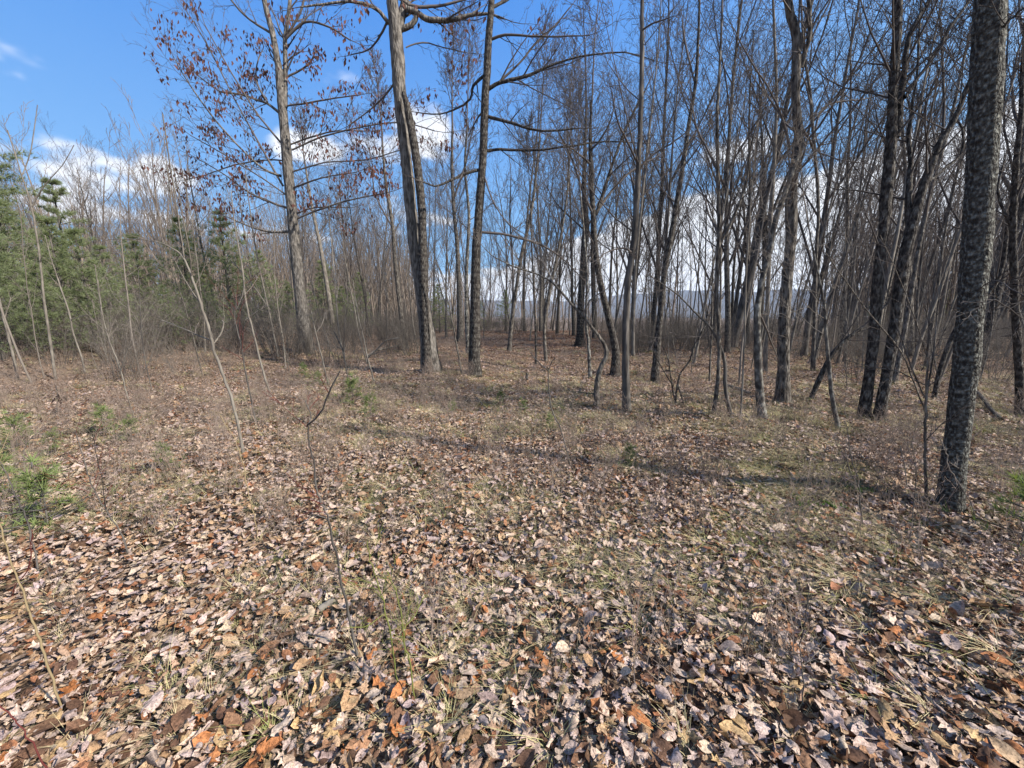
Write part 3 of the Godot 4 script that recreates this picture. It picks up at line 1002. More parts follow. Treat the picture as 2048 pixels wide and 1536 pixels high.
# ------------------------------------------------------------------ saplings and canes
func sapling(called: String, label: String, look: Material, pts: Array, limbs: Array, o := {}) -> void:
	rng.seed = hash(label)
	var foot := spot(pts[0][0], pts[0][1])
	var depth := -foot.z
	var root := thing(called, label, o.get("category", "sapling"), foot)
	pts = pts.map(func(e): return [e[0], e[1], e[2] * 0.82])
	stem("stem", look, pts, depth, foot, root, {"flare": 0.15})
	var k := habit("sapling")
	k.thin = maxf(0.0012, depth * 0.00022)
	var b := Buf.new()
	for l in limbs:
		var t := traced(l, depth, rnd(-0.3, 0.3))
		var p := curve(t[0], 3, 0.003)
		for q in p.size():
			p[q] -= foot
		var r := spread(t[1], 3)
		var lb := Buf.new()
		tube(lb, p, r, 5)
		part("branch", lb, look, root)
		for c in int(o.get("fine", 4)):
			var q := rng.randi_range(1, p.size() - 2)
			grow(b, p[q], away((p[q + 1] - p[q]).normalized(), rnd(0.5, 0.9), rnd(0, TAU)), rnd(0.15, 0.4) * o.get("reach", 1.0), maxf(r[q] * 0.5, k.thin), 2, k)
	var a := traced(pts, depth)
	for c in int(o.get("shoots", 8)):
		var f := rnd(o.get("from", 0.45), 0.999) * (pts.size() - 1)
		var i := int(f)
		var d: Vector3 = (a[0][i + 1] - a[0][i]).normalized()
		grow(b, a[0][i].lerp(a[0][i + 1], f - i) - foot, away(d, rnd(0.5, 1.0), rnd(0, TAU)), rnd(0.3, 0.7) * o.get("reach", 1.0), maxf(lerpf(a[1][i], a[1][i + 1], f - i) * 0.5, k.thin), 2, k)
	part("twigs", b, o.get("twig", look), root)


func saplings() -> void:
	sapling("sapling", "tallest pale leaning sapling in the left foreground, with an arching top", M.smooth,
		[[489, 915, 9], [470, 820, 8], [448, 755, 8], [428, 700, 8], [422, 670, 9], [405, 620, 7], [386, 560, 6], [366, 515, 5], [332, 490, 4], [290, 480, 3], [240, 478, 2], [190, 484, 2]],
		[[[384, 555, 3], [378, 500, 3], [360, 400, 2], [345, 330, 2]], [[368, 515, 3], [355, 427, 3], [342, 342, 3], [325, 228, 3]], [[425, 690, 4], [440, 670, 4], [447, 648, 3], [444, 640, 2]], [[418, 680, 3], [390, 668, 3], [350, 650, 2], [320, 640, 2]]], {"twig": M.pale_twig})
	sapling("sapling", "pale straight sapling between the tallest leaning sapling and the leafy oak", M.smooth,
		[[545, 798, 6], [526, 742, 6], [509, 673, 5], [492, 605, 5], [485, 537, 4], [475, 485, 4], [468, 440, 3], [462, 380, 2]], [[[491, 640, 3], [520, 620, 2], [540, 612, 2]]], {"twig": M.pale_twig})
	sapling("sapling", "thin brown sapling standing close left of the pale straight one", M.brown,
		[[514, 850, 4], [500, 790, 4], [490, 740, 4], [482, 690, 3], [470, 640, 3], [472, 600, 2]], [[[472, 620, 2], [485, 590, 2], [488, 560, 2]]], {"twig": M.red})
	sapling("sapling", "pale sapling nearest the leafy oak's left side, leaning left", M.smooth,
		[[557, 716, 5], [543, 646, 5], [528, 578, 4], [512, 500, 4], [500, 420, 3], [490, 340, 2]], [[[540, 620, 3], [505, 570, 3], [480, 540, 2], [460, 520, 2]]], {"twig": M.pale_twig})
	sapling("sapling", "pale grey sapling rising far left, in front of the young pines", M.smooth,
		[[111, 760, 9], [99, 673, 8], [89, 605, 7], [82, 537, 6], [73, 468, 6], [62, 410, 5], [40, 340, 4], [15, 260, 3]], [[[63, 415, 4], [90, 370, 3], [125, 330, 2], [148, 290, 2]], [[45, 350, 3], [62, 300, 3], [75, 210, 2]]], {"twig": M.pale_twig})
	sapling("sapling", "slim grey sapling right of the far-left one, leaning left before the pines", M.smooth,
		[[172, 748, 6], [160, 705, 5], [147, 667, 5], [137, 622, 5], [120, 571, 4], [103, 520, 3], [90, 470, 2]], [[[140, 640, 2], [165, 632, 2], [182, 630, 2]]], {"twig": M.pale_twig})
	sapling("sapling", "pale sapling leaning at the very left edge of the view", M.smooth,
		[[37, 762, 9], [21, 690, 8], [4, 622, 8], [-12, 560, 7], [-30, 480, 5]], [[[8, 640, 4], [18, 610, 3], [21, 595, 2]]], {"twig": M.pale_twig})
	sapling("sapling", "thin wavy grey sapling with a side fork, left of the tallest leaning one", M.smooth,
		[[271, 840, 4], [253, 786, 4], [240, 735, 4], [222, 690, 4], [210, 650, 3], [202, 610, 3], [196, 560, 2]], [[[241, 745, 3], [252, 710, 3], [260, 685, 2]]], {"twig": M.pale_twig})
	sapling("sapling", "very thin upright sapling just left of the tallest leaning one", M.brown,
		[[304, 778, 3], [291, 725, 3], [284, 667, 3], [280, 605, 2], [277, 540, 2]], [], {"twig": M.pale_twig})
	sapling("sapling", "thin double-stemmed sapling rising left behind the wavy grey one", M.smooth,
		[[216, 728, 4], [210, 690, 4], [205, 650, 3], [198, 590, 3], [190, 530, 2]], [[[212, 700, 2], [196, 660, 2], [185, 600, 2]]], {"twig": M.pale_twig})
	sapling("sapling", "white-barked slim sapling deep in the brush left of the leafy oak", M.spotted,
		[[440, 668, 6], [434, 632, 6], [421, 571, 5], [407, 513, 5], [393, 434, 5], [380, 360, 3], [372, 300, 2]], [], {"reach": 2.5, "twig": M.pale_twig, "shoots": 14})
	sapling("sapling", "pale grey sapling deep in the brush behind the tallest leaning one", M.smooth,
		[[368, 660, 6], [362, 564, 6], [355, 502, 5], [345, 430, 4], [335, 340, 3], [328, 280, 2]], [], {"reach": 2.5, "twig": M.pale_twig, "shoots": 14})
	sapling("sapling", "thin sapling leaning left beside the clearing edge right of the leafy oak", M.smooth,
		[[658, 770, 4], [640, 700, 4], [630, 660, 3], [622, 620, 2]], [[[633, 665, 2], [645, 645, 2], [650, 625, 2]]], {"twig": M.pale_twig})
	sapling("sapling", "dark thin stem topped with a pale stub, between the oak and grey left-leaning tree", M.brown,
		[[697, 766, 3], [690, 720, 3], [688, 700, 3], [690, 640, 2], [697, 610, 2]], [[[688, 705, 3], [676, 680, 3], [668, 662, 2]]], {"twig": M.pale_twig, "shoots": 3})
	sapling("sapling", "slim forked sapling bending right over the fallen pale branch", M.smooth,
		[[750, 765, 4], [742, 740, 4], [735, 715, 4], [728, 680, 3], [714, 620, 3], [706, 560, 2]], [[[736, 716, 3], [760, 692, 3], [775, 680, 2], [800, 676, 2]]], {"twig": M.pale_twig})
	sapling("sapling", "thin straight sapling leaning left between the twin-stemmed and dark straight trees", M.grey,
		[[925, 752, 4], [915, 700, 4], [906, 650, 3], [897, 605, 3], [885, 555, 3], [870, 520, 2]], [], {"twig": M.twig, "shoots": 5})
	sapling("sapling", "bare zigzag sapling in the grass right of the dark straight tree", M.brown,
		[[1143, 930, 3], [1122, 860, 3], [1104, 820, 3], [1098, 780, 3], [1097, 740, 2], [1110, 715, 2]], [[[1097, 742, 2], [1075, 722, 2], [1060, 705, 2]]], {"twig": M.twig, "shoots": 4, "reach": 0.6})
	sapling("sapling", "multi-stemmed bare sapling close against the lichen-covered trunk", M.grey,
		[[1856, 1006, 11], [1851, 960, 9], [1850, 900, 8], [1852, 830, 8], [1855, 740, 6], [1858, 640, 5], [1872, 560, 4], [1885, 480, 3], [1888, 400, 2]],
		[[[1852, 830, 5], [1830, 770, 4], [1800, 700, 4], [1750, 640, 3], [1690, 560, 3], [1650, 505, 2]], [[1853, 800, 4], [1825, 740, 4], [1790, 640, 3], [1770, 560, 3], [1755, 500, 2]], [[1852, 800, 5], [1868, 700, 4], [1878, 600, 3], [1900, 520, 2]], [[1850, 770, 3], [1800, 745, 3], [1740, 733, 2], [1690, 720, 2]], [[1856, 720, 3], [1830, 640, 3], [1800, 560, 2], [1760, 470, 2]], [[1853, 880, 3], [1880, 850, 3], [1910, 828, 2], [1940, 800, 2]]], {"fine": 7, "twig": M.twig, "shoots": 10, "reach": 1.1})
	sapling("sapling", "thin arching pale twig-stem in front of the lichen-covered trunk's foot", M.pale_twig,
		[[1965, 1052, 3], [1940, 1005, 3], [1915, 960, 4], [1897, 935, 4], [1894, 910, 4], [1886, 890, 3], [1880, 870, 2]], [[[1900, 925, 2], [1910, 932, 2], [1917, 937, 2]]], {"shoots": 3, "reach": 0.4})
	sapling("sapling", "forked shrub-like sapling right of the dark right-leaning tree", M.dark,
		[[1352, 812, 4], [1352, 790, 5], [1357, 760, 5], [1362, 745, 4], [1380, 720, 5], [1390, 690, 5], [1410, 650, 4], [1420, 600, 3]], [[[1350, 800, 4], [1342, 760, 3], [1337, 720, 3], [1325, 690, 2]], [[1356, 770, 4], [1365, 800, 4], [1372, 822, 3]], [[1362, 748, 3], [1345, 742, 2], [1330, 740, 2]], [[1345, 770, 3], [1315, 720, 2], [1300, 680, 2]]], {"twig": M.dark_twig, "fine": 6})
	sapling("red_shrub", "bare dark-red zigzag stem rising in the centre-left foreground", M.brown,
		[[719, 1326, 7], [700, 1240, 7], [684, 1170, 6], [668, 1090, 6], [655, 1030, 5], [640, 1000, 5], [628, 930, 4], [620, 890, 4], [614, 850, 4]],
		[[[614, 850, 4], [640, 830, 4], [658, 788, 4], [680, 742, 3]], [[655, 1040, 3], [630, 1030, 3], [600, 1050, 2], [575, 1042, 2]], [[614, 852, 3], [622, 830, 2], [610, 800, 2]]], {"category": "shrub", "twig": M.red, "shoots": 5, "reach": 0.35, "fine": 2, "from": 0.5})
	sapling("bare_shoot", "thin bare shoot right of the dark-red zigzag stem, leaning left", M.cane,
		[[518, 1078, 3], [508, 1030, 3], [496, 985, 3], [487, 930, 3], [470, 880, 2], [440, 830, 2]], [], {"category": "shoot", "shoots": 6, "reach": 0.35})
	sapling("briar_stem", "green thorny briar stem in the foreground, left one of the pair", M.green_cane,
		[[800, 1388, 4], [790, 1330, 4], [775, 1240, 4], [760, 1180, 3], [740, 1120, 3], [735, 1080, 2]], [[[770, 1225, 2], [740, 1250, 2], [700, 1255, 2]], [[762, 1190, 2], [790, 1160, 2], [800, 1130, 2]]], {"category": "briar", "shoots": 9, "reach": 0.3, "from": 0.2})
	sapling("briar_stem", "green thorny briar stem in the foreground, right one of the pair", M.green_cane,
		[[832, 1408, 4], [822, 1340, 4], [810, 1290, 4], [804, 1240, 3], [795, 1190, 3], [772, 1140, 2]], [[[806, 1260, 2], [830, 1230, 2], [850, 1190, 2]]], {"category": "briar", "shoots": 9, "reach": 0.3, "from": 0.2})
	sapling("pale_cane", "pale straw-coloured cane slanting in the bottom left corner", M.cane,
		[[126, 1430, 8], [105, 1360, 8], [80, 1280, 8], [55, 1215, 7], [25, 1130, 6], [-5, 1040, 5], [-40, 940, 4]], [], {"category": "cane", "shoots": 3, "reach": 0.4})
	sapling("red_cane", "smooth red cane arching out of the bottom left corner", M.red,
		[[110, 1560, 6], [80, 1510, 6], [40, 1455, 5], [10, 1420, 5], [-30, 1385, 4]], [], {"category": "cane", "shoots": 0})
	sapling("red_cane", "short dark red cane low at the left edge, above the pale cane's foot", M.red,
		[[10, 1200, 4], [30, 1175, 4], [55, 1140, 4], [62, 1095, 3], [66, 1060, 2]], [], {"category": "cane", "shoots": 2, "reach": 0.3})
	sapling("bare_shoot", "tall grey-brown shoot at the left edge, behind the pale cane", M.brown,
		[[78, 1150, 6], [66, 1090, 6], [52, 1035, 5], [35, 1000, 5], [15, 950, 4], [-10, 910, 3]], [], {"category": "shoot", "shoots": 4, "reach": 0.5})
	sapling("bare_shoot", "curved thin shoot arching left over the young pine sprigs", M.pale_twig,
		[[62, 1010, 3], [62, 985, 3], [55, 950, 3], [48, 920, 3], [52, 890, 3], [70, 870, 2], [88, 858, 2]], [], {"category": "shoot", "shoots": 3, "reach": 0.3})
	sapling("bare_shoot", "forked dull red shoot in the left foreground among the leaves", M.brown,
		[[262, 1120, 5], [248, 1078, 5], [225, 1040, 4], [200, 1000, 4], [182, 965, 4], [166, 915, 3], [150, 860, 2]], [[[212, 1020, 3], [205, 970, 2], [196, 920, 2], [185, 870, 2]]], {"category": "shoot", "shoots": 8, "reach": 0.4, "twig": M.red})
	sapling("bare_shoot", "slim upright dark stem with side twigs in the right foreground", M.brown,
		[[1612, 1420, 4], [1606, 1350, 4], [1600, 1290, 3], [1612, 1240, 3], [1616, 1190, 2]], [[[1604, 1330, 2], [1630, 1310, 2], [1650, 1290, 2]], [[1603, 1320, 2], [1580, 1290, 2], [1555, 1260, 2]]], {"category": "shoot", "shoots": 6, "reach": 0.3, "from": 0.1})
	sapling("bare_shoot", "thin forked stem rising from the grassy mound on the right", M.brown,
		[[1727, 1060, 4], [1722, 1010, 4], [1716, 960, 3], [1704, 920, 3], [1698, 880, 2], [1690, 840, 2]], [[[1718, 975, 2], [1700, 940, 2], [1690, 900, 2]]], {"category": "shoot", "shoots": 9, "reach": 0.45, "twig": M.twig})
	sapling("bare_shoot", "thin dark stem standing left of the lichen-covered trunk's foot", M.brown,
		[[1818, 1090, 3], [1826, 1030, 3], [1832, 970, 3], [1829, 920, 2], [1822, 880, 2]], [[[1815, 975, 2], [1808, 930, 2], [1800, 890, 2]]], {"category": "shoot", "shoots": 7, "reach": 0.4, "twig": M.twig})
	# a dead stalk with one curled dark leaf cluster
	var foot := spot(112, 830)
	var w := thing("dead_stalk", "dead stalk carrying a curled black leaf, far left", "weed", foot)
	stem("stem", M.brown, [[112, 830, 3], [114, 812, 3], [116, 795, 2], [112, 772, 2]], -foot.z, foot, w, {"flare": 0.0})
	rng.seed = 8
	var b := Buf.new()
	for q in 7:
		hanging_leaf(b, at(rnd(108, 128), rnd(785, 796), -foot.z) - foot, 0.11)
	part("leaf", b, plain(lin(0.028, 0.017, 0.015)), w)


# ------------------------------------------------------------------ evergreens
func needle_tuft(b: Buf, p: Vector3, d: Vector3, many: int, long: float, wide: float) -> void:
	for k in many:
		var q := away(d, rnd(0.25, 1.25), rnd(0, TAU))
		var s := q.cross(Vector3(rnd(-1, 1), rnd(-1, 1), rnd(-1, 1))).normalized()
		var n := q.cross(s).normalized()
		var i := b.v.size()
		var l := long * rnd(0.7, 1.2)
		b.v.append(p - s * wide)
		b.v.append(p + s * wide)
		b.v.append(p + q * l)
		for j in 3:
			b.n.append(n)
		b.i.append_array([i, i + 1, i + 2])


func pine(high: float, whorl: float, long: float, tufts: int, needles: int, size: float, bare := 0.12) -> Array:
	var wood := Buf.new()
	var green := Buf.new()
	tube(wood, PackedVector3Array([Vector3(0, -0.1, 0), Vector3(0.03, high * 0.5, 0), Vector3(0, high, 0.02)]), PackedFloat32Array([high * 0.014, high * 0.009, high * 0.002]), 7)
	var y := high * bare
	while y < high:
		var f := (y / high - bare) / (1.0 - bare)
		var l := long * pow(1.0 - f, 0.8) * rnd(0.75, 1.2) + long * 0.06
		var n := rng.randi_range(4, 6)
		var turn := rnd(0, TAU)
		for k in n:
			if rng.randf() < 0.12:
				continue
			var a := turn + TAU * k / n + rnd(-0.25, 0.25)
			var d := Vector3(cos(a), rnd(0.05, 0.35) + f * 0.5, sin(a)).normalized()
			var p := Vector3(0, y + rnd(-0.06, 0.06), 0)
			var ll := l * rnd(0.6, 1.15)
			var tip := p + d * ll + Vector3(0, -0.10 * ll, 0)
			tube(wood, PackedVector3Array([p, p + d * ll * 0.55, tip]), PackedFloat32Array([high * 0.003 + 0.003, 0.005, 0.002]), 3)
			for t in tufts:
				var g := rnd(0.25, 1.0)
				var c := p.lerp(tip, g) + Vector3(rnd(-1, 1), rnd(-0.5, 0.5), rnd(-1, 1)) * ll * 0.17 * (1.2 - g * 0.5)
				needle_tuft(green, c, (d + Vector3(rnd(-0.7, 0.7), rnd(-0.1, 0.6), rnd(-0.7, 0.7))).normalized(), needles, size, size * 0.035)
		y += whorl * rnd(0.8, 1.2)
	return [wood, green]


func pine_copy(called: String, label: String, proto: Array, where: Vector3, s: float, look: Material, category: String, group := "") -> void:
	var root := thing(called, label, category, where, group)
	root.rotation.y = rnd(0, TAU)
	root.scale = Vector3.ONE * s
	var t := MeshInstance3D.new()
	t.name = "trunk"
	t.mesh = proto[0]
	t.material_override = M.brown
	root.add_child(t, true)
	var c := MeshInstance3D.new()
	c.name = "crown"
	c.mesh = proto[1]
	c.material_override = look
	root.add_child(c, true)


func evergreens() -> void:
	rng.seed = 55
	var shapes := []
	for k in 3:
		var a := pine(6.0, 0.30, 2.5, 8, 13, 0.26)
		shapes.append([mesh_of(a[0]), mesh_of(a[1])])
	var tall := pine(12.0, 0.7, 2.9, 22, 16, 0.30, 0.25)
	var tall_mesh := [mesh_of(tall[0]), mesh_of(tall[1])]
	var far_tall := [[40, 690, 0.62, "tall white pine with layered branches rising at the far left"], [168, 685, 0.45, "smaller white pine right of the tall one at the far left"]]
	for e in far_tall:
		pine_copy("pine_tree", e[3], tall_mesh, spot(e[0], e[1]), e[2], M.needles, "pine")
	var list := [
		[-40, 708, 0.79, "dense young pine cut by the left edge of the view"], [60, 705, 0.76, "bushy green young pine behind the far-left pale saplings"], [150, 712, 0.64, "bright green young pine right of the far-left saplings"],
		[235, 690, 0.56, "dark young pine behind the thin wavy grey sapling"], [300, 682, 0.63, "young pine left of the tallest leaning sapling"], [390, 676, 0.73, "broad young pine behind the tallest leaning sapling's top"],
		[470, 672, 0.80, "tall young pine behind the pale straight sapling"], [535, 668, 0.59, "young pine close left behind the leafy oak"], [655, 664, 0.67, "young pine right behind the leafy oak"],
		[725, 664, 0.64, "young pine behind the slim forked sapling"], [880, 668, 0.59, "young pine seen right of the twin-stemmed tree's foot"], [1010, 660, 0.59, "small ragged pine at the far end of the clearing"], [345, 706, 0.33, "knee-high young pine in the grass before the brush, left"],
		[10, 722, 0.60, "low bright young pine behind the pale sapling at the very left edge"], [110, 720, 0.42, "low young pine between the two far-left pale saplings"], [195, 706, 0.60, "low bushy young pine right of the slim grey sapling"], [585, 676, 0.4, "low young pine right beside the leafy oak's foot, on its left"], [690, 668, 0.45, "low young pine between the pale brush tree and grey left-leaning tree"], [960, 662, 0.4, "low young pine behind the dark straight tree"], [425, 690, 0.4, "low young pine in the brush behind the pale straight sapling"],
		[1745, 660, 0.71, "dark pine far back behind the big double-topped tree"], [1890, 655, 0.76, "dark pine deep in the wood left of the lichen-covered trunk"]]
	for e in list:
		pine_copy("young_pine", e[3], shapes[rng.randi_range(0, 2)], spot(e[0], e[1]), e[2], M.needles, "pine")
	var s := pine(0.42, 0.07, 0.3, 4, 9, 0.08, 0.1)
	var small := [mesh_of(s[0]), mesh_of(s[1])]
	list = [
		[40, 905, 1.1, "feathery green pine seedling at the left edge, beside the curved thin shoot"], [110, 912, 0.8, "pine seedling right of the one beside the curved thin shoot"], [12, 1015, 1.3, "large pine seedling low at the left edge"],
		[95, 1062, 1.2, "bright green pine seedling behind the tall grey-brown shoot"], [215, 870, 1.0, "yellow-green pine seedling among reddish stems, left"], [262, 885, 0.8, "small yellow-green seedling at the thin wavy sapling's foot"],
		[335, 945, 0.7, "pale green seedling among leaves left of the tallest leaning sapling"], [705, 815, 1.3, "bright green pine seedling right of the dark-red zigzag stem's tip"], [742, 838, 0.9, "low green seedling right of the one by the zigzag stem's tip"],
		[610, 758, 1.0, "pine seedling in front of the leafy oak's foot"], [640, 775, 0.8, "smaller pine seedling before the leafy oak's foot, right"], [905, 830, 0.7, "small green seedling in the grass left of centre"],
		[1000, 812, 0.7, "green seedling in the grass right of the dark straight tree"], [1045, 830, 0.6, "green seedling just right of another in the central grass"], [1258, 935, 0.6, "low green sprig in the leaves below the smooth grey trunk"], [1100, 860, 0.6, "green seedling by the bare zigzag sapling"],
		[2044, 1095, 1.2, "dark green seedling at the right edge"]]
	for e in list:
		pine_copy("pine_seedling", e[3], small, spot(e[0], e[1]), e[2] * rnd(0.75, 0.95), M.young_needles, "seedling")
	# ferns on the mound
	for e in [[1602, 1010, "dark green fern sprig left of the grassy mound"], [1668, 1018, "green fern sprig at the foot of the grassy mound"], [1710, 985, "fern sprig on top of the grassy mound"]]:
		var p := spot(e[0], e[1])
		var root := thing("fern", e[2], "fern", p)
		for q in 5:
			var b := Buf.new()
			var a := rnd(0, TAU)
			var d := Vector3(cos(a), 1.1, sin(a)).normalized()
			for t in 9:
				var c := d * 0.02 * t + Vector3(0, -0.0012 * t * t, 0)
				needle_tuft(b, c, d, 3, 0.05 * (1.0 - t * 0.08), 0.006)
			part("frond", b, M.fern, root)


# ------------------------------------------------------------------ sticks on the ground
func stick(called: String, label: String, look: Material, pts: Array, lift: float, category := "branch", forks := []) -> void:
	rng.seed = hash(label)
	var foot := spot(pts[0][0], pts[0][1])
	var root := thing(called, label, category, foot)
	for l in [pts] + forks:
		var p := PackedVector3Array()
		var r := PackedFloat32Array()
		for q in l:
			var g := spot(q[0], q[1])
			r.append(radius(q[2], g))
			p.append(g + Vector3.UP * (lift + radius(q[2], g) * 0.6 + (q[3] if q.size() > 3 else 0.0)) - foot)
		var b := Buf.new()
		tube(b, curve(p, 3, 0.004), spread(r, 3), 7, 0.1)
		part("wood" if l == pts else "fork", b, look, root)


func sticks() -> void:
	stick("fallen_branch", "pale crooked dead stick lying in the leaves, right of centre", M.smooth, [[1530, 902, 5], [1540, 888, 5], [1548, 874, 4], [1552, 866, 3]], 0.02, "branch", [[[1545, 878, 3], [1535, 880, 2], [1525, 884, 2]]])
	stick("fallen_branch", "short brown log lying behind the grassy mound", M.brown, [[1562, 914, 6], [1585, 917, 7], [1622, 920, 6]], 0.015)
	stick("fallen_branch", "grey stick lying left of the pale crooked dead stick", M.smooth, [[1515, 880, 5], [1532, 868, 5], [1550, 860, 4]], 0.015)
	stick("fallen_branch", "dark stick lying beside the crooked arching stem's foot", M.dark, [[1150, 789, 4], [1170, 790, 4], [1190, 793, 4]], 0.03, "branch", [[[1160, 789, 4], [1161, 785, 4], [1162, 781, 3]]])
	stick("fallen_branch", "long pale bare branch lying at the grey left-leaning tree's foot", M.smooth, [[806, 696, 4], [780, 702, 4], [755, 708, 4], [735, 718, 3]], 0.12)
	stick("fallen_branch", "pale log lying far back by the leaning dark tree", M.smooth, [[1455, 775, 6], [1475, 783, 6], [1500, 792, 6]], 0.04)
	stick("fallen_branch", "dark rotten branch hung slanting behind the lichen-covered trunk", M.dark, [[2000, 848, 11], [1975, 822, 11], [1958, 798, 11], [1930, 770, 10]], 0.05)
	stick("brush_pile", "small grey heap of dead twigs before the red-brown leaves", M.grey, [[920, 812, 3], [935, 806, 3], [950, 808, 3], [975, 815, 3]], 0.04, "twig heap", [[[925, 815, 2], [945, 803, 2, 0.06], [960, 806, 2]], [[930, 806, 2], [950, 814, 2, 0.05], [985, 812, 2]], [[940, 802, 2], [955, 812, 2, 0.08], [970, 820, 2]]])
	stick("stone_log", "pale peeled stub of wood lying left of the dark-red stem's foot", M.smooth, [[640, 1232, 17], [656, 1222, 17], [672, 1212, 16], [683, 1204, 14]], 0.02, "stick")
	stick("dark_stump", "short black broken stub standing right of the dark straight tree", M.dark, [[1054, 762, 5], [1054, 760, 5, 0.08], [1053, 759, 4, 0.15]], 0.0, "stump")


# ------------------------------------------------------------------ the wood behind
func proto_tree(kind: String, high: float, r: float, seed_: int) -> Array:
	rng.seed = seed_
	var k := habit(kind)
	k.thin = {"pole": 0.0045, "wand": 0.0026}.get(kind, 0.0052)
	k.skip_stem = true
	var b := Buf.new()
	# the trunk is traced again below as a mesh of its own, with the same random walk
	var state := rng.state
	grow(b, Vector3(0, -0.1, 0), Vector3(rnd(-0.06, 0.06), 1, rnd(-0.06, 0.06)).normalized(), high, r, 0, k)
	rng.state = state
	var d := Vector3(rnd(-0.06, 0.06), 1, rnd(-0.06, 0.06)).normalized()
	var p := Vector3(0, -0.1, 0)
	var pts := PackedVector3Array([p])
	var rs := PackedFloat32Array([r * 1.1])
	for i in 9:
		d = (d + Vector3(rnd(-1, 1), rnd(-1, 1), rnd(-1, 1)) * k.wander[0] + Vector3.UP * k.up[0]).normalized()
		p += d * (high / 9.0)
		pts.append(p)
		rs.append(maxf(r * (1.0 - 0.82 * (i + 1) / 9.0), 0.006))
	var t := Buf.new()
	tube(t, curve(pts, 3), spread(rs, 3), 10, 0.1, 0.3)
	return [mesh_of(t), mesh_of(b)]


func wood_tree(called: String, size: String, proto: Array, p: Vector3, s: float, look: Material, twigs: Material, lean := Vector2.ZERO) -> void:
	var root := Node3D.new()
	root.name = numbered(called)
	root.position = p
	root.basis = (Basis(Vector3.RIGHT, lean.x) * Basis(Vector3.BACK, lean.y) * Basis(Vector3.UP, rnd(0, TAU))).scaled_local(Vector3(s, s * rnd(0.92, 1.1), s))
	add_child(root, true)
	for q in 2:
		var o := MeshInstance3D.new()
		o.name = ["trunk", "crown"][q]
		o.mesh = proto[q]
		o.material_override = look if q == 0 else twigs
		root.add_child(o, true)
	unnamed.append([root, rad_to_deg(atan2(p.x, -p.z)), p.length(), size])


